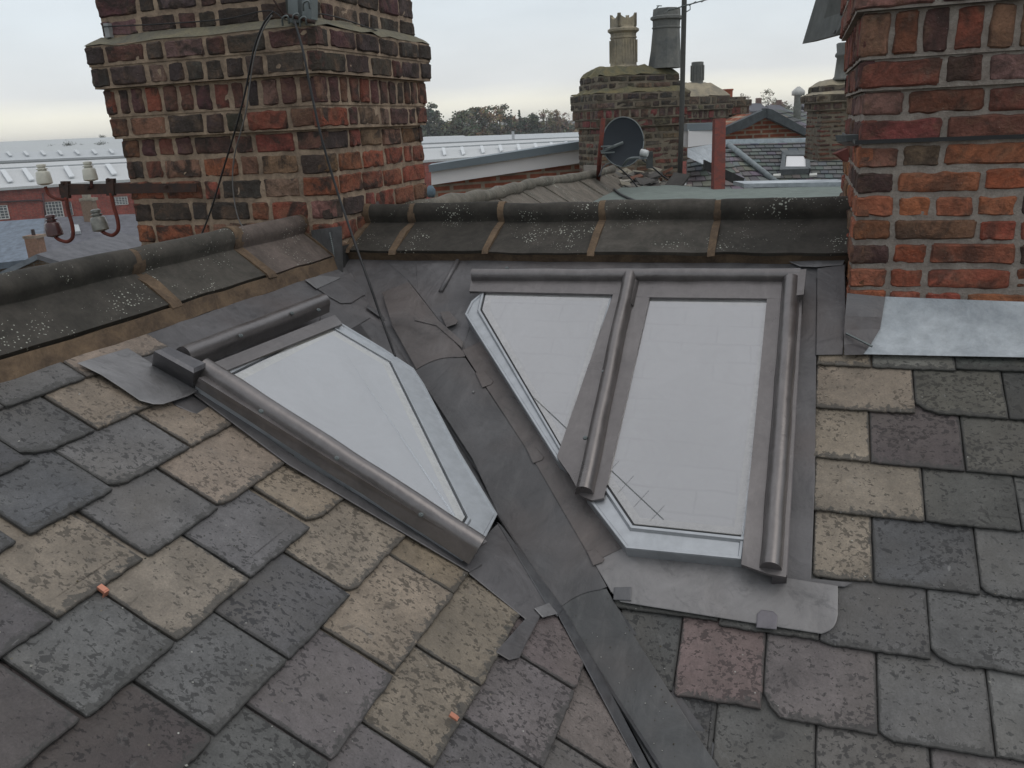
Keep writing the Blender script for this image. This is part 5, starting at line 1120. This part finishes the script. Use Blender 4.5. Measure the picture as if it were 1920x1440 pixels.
T = [('broadleaf_tree','dark green tree just right of the sooty chimney',812,200,154,62,[DG,GN],1.2,'round'),
 ('broadleaf_tree','olive tree between the dark tree and the orange-brown one',862,219,150,70,[GN,OL_],1.1,'round'),
 ('broadleaf_tree','orange-brown autumn tree left of the tallest tree',898,212,152,70,[OR_,OL_,GN],1,'round'),
 ('broadleaf_tree','tallest tree on the skyline, its thinning brown top showing sky',931,197,150,62,[OR_,OL_,GN],.62,'round'),
 ('conifer_tree','left of the two dark pointed conifers',958,207,140,26,[DG],1.3,'cone'),
 ('conifer_tree','right of the two dark pointed conifers',973,208,138,30,[DG],1.3,'cone'),
 ('broadleaf_tree','low green tree right of the conifers',996,222,150,50,[GN,DG],1.1,'round'),
 ('broadleaf_tree','thin brown tree with two rounded tops near the middle chimney',1024,211,150,40,[BR2,OL_],.45,'round'),
 ('broadleaf_tree','half-bare brown tree beside the two-topped one',1041,211,152,30,[BR2,OR_],.4,'round'),
 ('broadleaf_tree','small bare round tree nearest the middle chimney',1060,214,160,24,[BR2],.35,'round'),
 ('broadleaf_tree','low brown tree in front of the tallest tree',915,232,158,64,[OL_,OR_],1,'round'),
 ('broadleaf_tree','low dull green tree in front of the conifers',975,230,156,70,[GN,BR2],1,'round'),
 ('broadleaf_tree','low brown bush-like tree in front of the half-bare trees',1040,229,156,70,[BR2,GN],.9,'round'),
 ('broadleaf_tree','low golden bush-like tree beside the dark green tree',850,236,154,60,[YG,OL_],1,'round'),
 ('broadleaf_tree','thin bare tree left of the far houses on the right',1397,181,150,34,[BR2],.25,'round'),
 ('broadleaf_tree','feathery bare tree over the dark gable',1442,177,150,40,[BR2,OL_],.28,'round'),
 ('broadleaf_tree','green tree right of the vent pipe',1500,186,150,40,[GN,OL_],.8,'round'),
 ('broadleaf_tree','wide yellow-green tree left of the right chimneys',1528,178,140,54,[YG,OL_],.8,'round'),
 ('broadleaf_tree','low dark tree between the far houses and the vent pipe',1470,200,170,70,[GN,BR2],1,'round')]
for i, (nm, lb, x, y, d, wp, cs_, de, shp) in enumerate(T): tree(nm, lb, x, y, d, wp, cs_, de, shp, 40+i)
bs_ = [(98,272,15),(128,266,22),(153,270,9),(188,265,22),(191,253,16)]
for (x, y, wp), lb in zip(bs_, ('low bush left of its neighbours on the far left roofline','widest dark bush above the pale warehouse at far left','tiny bush between two bigger ones at far left','round grey bush right of the others at far left','round bush top peeping over the far shed')):
    rr = random.Random(x); p = at(x, y, 149 if y > 260 else 181); W = wp*149/FPX/2; root = thing('bush', p-AZ*W*1.6, lb, 'bush', 'bushes above the warehouse')
    c = MB(); t = MB()
    t.tube([p-AZ*W*1.6, p-AZ*W*.4], [W*.1,W*.04], 6); t.build('stem', BARK, root)
    for k in range(500):
        v = Vector((rr.gauss(0,.42),rr.gauss(0,.42),rr.gauss(0,.3)))*W; q = p-AZ*W*.7+v; a = Vector((rr.uniform(-1,1),rr.uniform(-1,1),rr.uniform(-1,1))).normalized(); b = a.orthogonal().normalized(); s_ = W*.07
        c.add([q-a*s_,q+b*s_,q+a*s_,q-b*s_], [(0,1,2,3)], (.10,.11,.09))
    c.build('crown', LEAF, root)
# far houses on the right skyline and a wooded rise behind everything
for i, (x0, x1, yt, yb, d, lb) in enumerate(((1410,1440,202,222,120,'brick house with small white windows below the feathery tree'),(1452,1478,205,222,125,'small dark-roofed house right of the brick one on the skyline'),(1520,1550,203,218,118,'far house roof below the yellow-green tree'),(1378,1406,212,226,110,'far plum-coloured roof right of the low brick chimney'))):
    root = thing('house', Vector((*at((x0+x1)/2,yt,d).xy,0)), lb, 'house', 'far houses on the skyline')
    a, b = at(x0,yt+6,d), at(x1,yt+5,d); m_ = MB(); m_.prism([a,b,Vector((*b.xy,0)),Vector((*a.xy,0))], FH*8, (.20,.11,.09)); m_.build('wall', M['tint'], root)
    m_ = MB(); m_.prism([a-FH*.3-RH*.3, b-FH*.3+RH*.3, b+FH*4+AZ*(6*d/FPX+.6), a+FH*4+AZ*(6*d/FPX+.6)], -AZ*.2, (.10,.10,.115)); m_.prism([a+FH*8.3-RH*.3, b+FH*8.3+RH*.3, b+FH*4+AZ*(6*d/FPX+.6), a+FH*4+AZ*(6*d/FPX+.6)], -AZ*.2, (.10,.10,.115)); m_.build('roof', M['tint'], root)
    if i == 0:
        for k in range(3):
            m_ = MB(); m_.box(a.lerp(b,.12+.28*k)-AZ*.9-FH*.06, RH*.35, FH*.1, AZ*.5, (.6,.6,.58)); m_.build('window', M['tint'], root)
    m_ = MB(); q = a.lerp(b,.8)+FH*4+AZ*(6*d/FPX); m_.box(q, RH*.7, FH*.6, AZ*1.3, (.16,.09,.07)); m_.build('chimney', M['tint'], root)
hb = MB(); rr = random.Random(3)
vs = []; nH = 160
for k in range(nH+1):
    an = rad(-75+150*k/nH); dr = FH*math.cos(an)+RH*math.sin(an)
    for j, (r_, z) in enumerate(((330,0),(420,6),(600,(9.0 if k < 62 else 11.0)+1.2*noise.noise(Vector((k*.11,0,0)))+.8*noise.noise(Vector((k*.5,0,0)))),(900,0))): vs.append(Vector((dr.x*r_,dr.y*r_,z)))
hb.add(vs, [(k*4+j,(k+1)*4+j,(k+1)*4+j+1,k*4+j+1) for k in range(nH) for j in range(3)])
tag(hb.build('hills', rough_mat('wooded_hill', (.08,.09,.075), (.12,.11,.10), .08, .2)), kind='structure')
w_ = MB(); rr = random.Random(12)
for k in range(20000):
    px = rr.uniform(780,1640); d = rr.uniform(158,250); b0 = at(px,230,d); hgt = rr.uniform(2,11.3)*(.85+.25*noise.noise(Vector((px*.03,0,0)))); q = Vector((b0.x,b0.y,max(.3,hgt*rr.random()**.28)))
    a = Vector((rr.uniform(-1,1),rr.uniform(-1,1),rr.uniform(-.7,.7))).normalized(); b = a.orthogonal().normalized(); s_ = rr.uniform(.5,1.1)
    w_.add([q-a*s_,q+b*s_*.8,q+a*s_,q-b*s_*.8], [(0,1,2,3)], rr.choice([GN,OL_,BR2,DG,OR_]))
tag(w_.build('far_wood', LEAF), 'mass of far autumn woodland behind the separate trees', 'wood', None, 'stuff')

# ---- the air
hz = MB(); hz.box((-1210,-410,-1), (2420,0,0), (0,1620,0), (0,0,19))
hm = bpy.data.materials.new('haze'); hm.use_nodes = True; hn = hm.node_tree; hn.nodes.remove(hn.nodes['Principled BSDF'])
pv = N(hn, 'ShaderNodeVolumePrincipled'); pv.inputs['Color'].default_value = (.93,.95,.97,1); pv.inputs['Density'].default_value = .0007
L(hn, pv.outputs[0], hn.nodes['Material Output'].inputs['Volume'])
tag(hz.build('haze', hm, None, loc=(0,0,-1)), 'thin autumn haze over the town', 'haze', None, 'stuff')

gm = MB(); rr = random.Random(77)
for k in range(150):
    F = LF if rr.random() < .55 else RF
    x, y = (rr.uniform(0,1000), rr.uniform(700,1440)) if F is LF else (rr.uniform(1150,1920), rr.uniform(690,1440))
    u, v = F.uv(x, y, .012)
    if F is LF and u > 1.60 - max(0,-v)*.1: continue
    if F is RF and (x < 1540 and y < 1200): continue
    if F is RF and x < 1200+(y-1180)*.62: continue
    p = F.P(u, v, .010); s_ = rr.uniform(.0012,.0034); a = Vector((rr.uniform(-1,1),rr.uniform(-1,1),rr.uniform(-.3,.3))).normalized(); b = a.cross(F.n).normalized(); c = rr.choice([(.34,.33,.29),(.22,.2,.16),(.06,.065,.05),(.09,.075,.04),(.4,.39,.36)])
    gm.add([p+a*s_, p+b*s_*.8, p-a*s_*.9, p-b*s_*.7, p+F.n*s_*.9], [(0,1,4),(1,2,4),(2,3,4),(3,0,4)], c)
for k in range(60):
    t_ = rr.uniform(.0,.85); q = crease(t_) + fr*rr.uniform(.0,.12) + nR*.014; s_ = rr.uniform(.001,.0025); a = Vector((rr.uniform(-1,1),rr.uniform(-1,1),0)).normalized(); b = a.cross(nR).normalized()
    gm.add([q+a*s_, q+b*s_, q-a*s_, q-b*s_, q+nR*s_*.8], [(0,1,4),(1,2,4),(2,3,4),(3,0,4)], rr.choice([(.3,.3,.28),(.08,.07,.05)]))
tag(gm.build('grit', M['tint']), 'fine grit and crumbs scattered over the slates', 'grit', None, 'stuff')
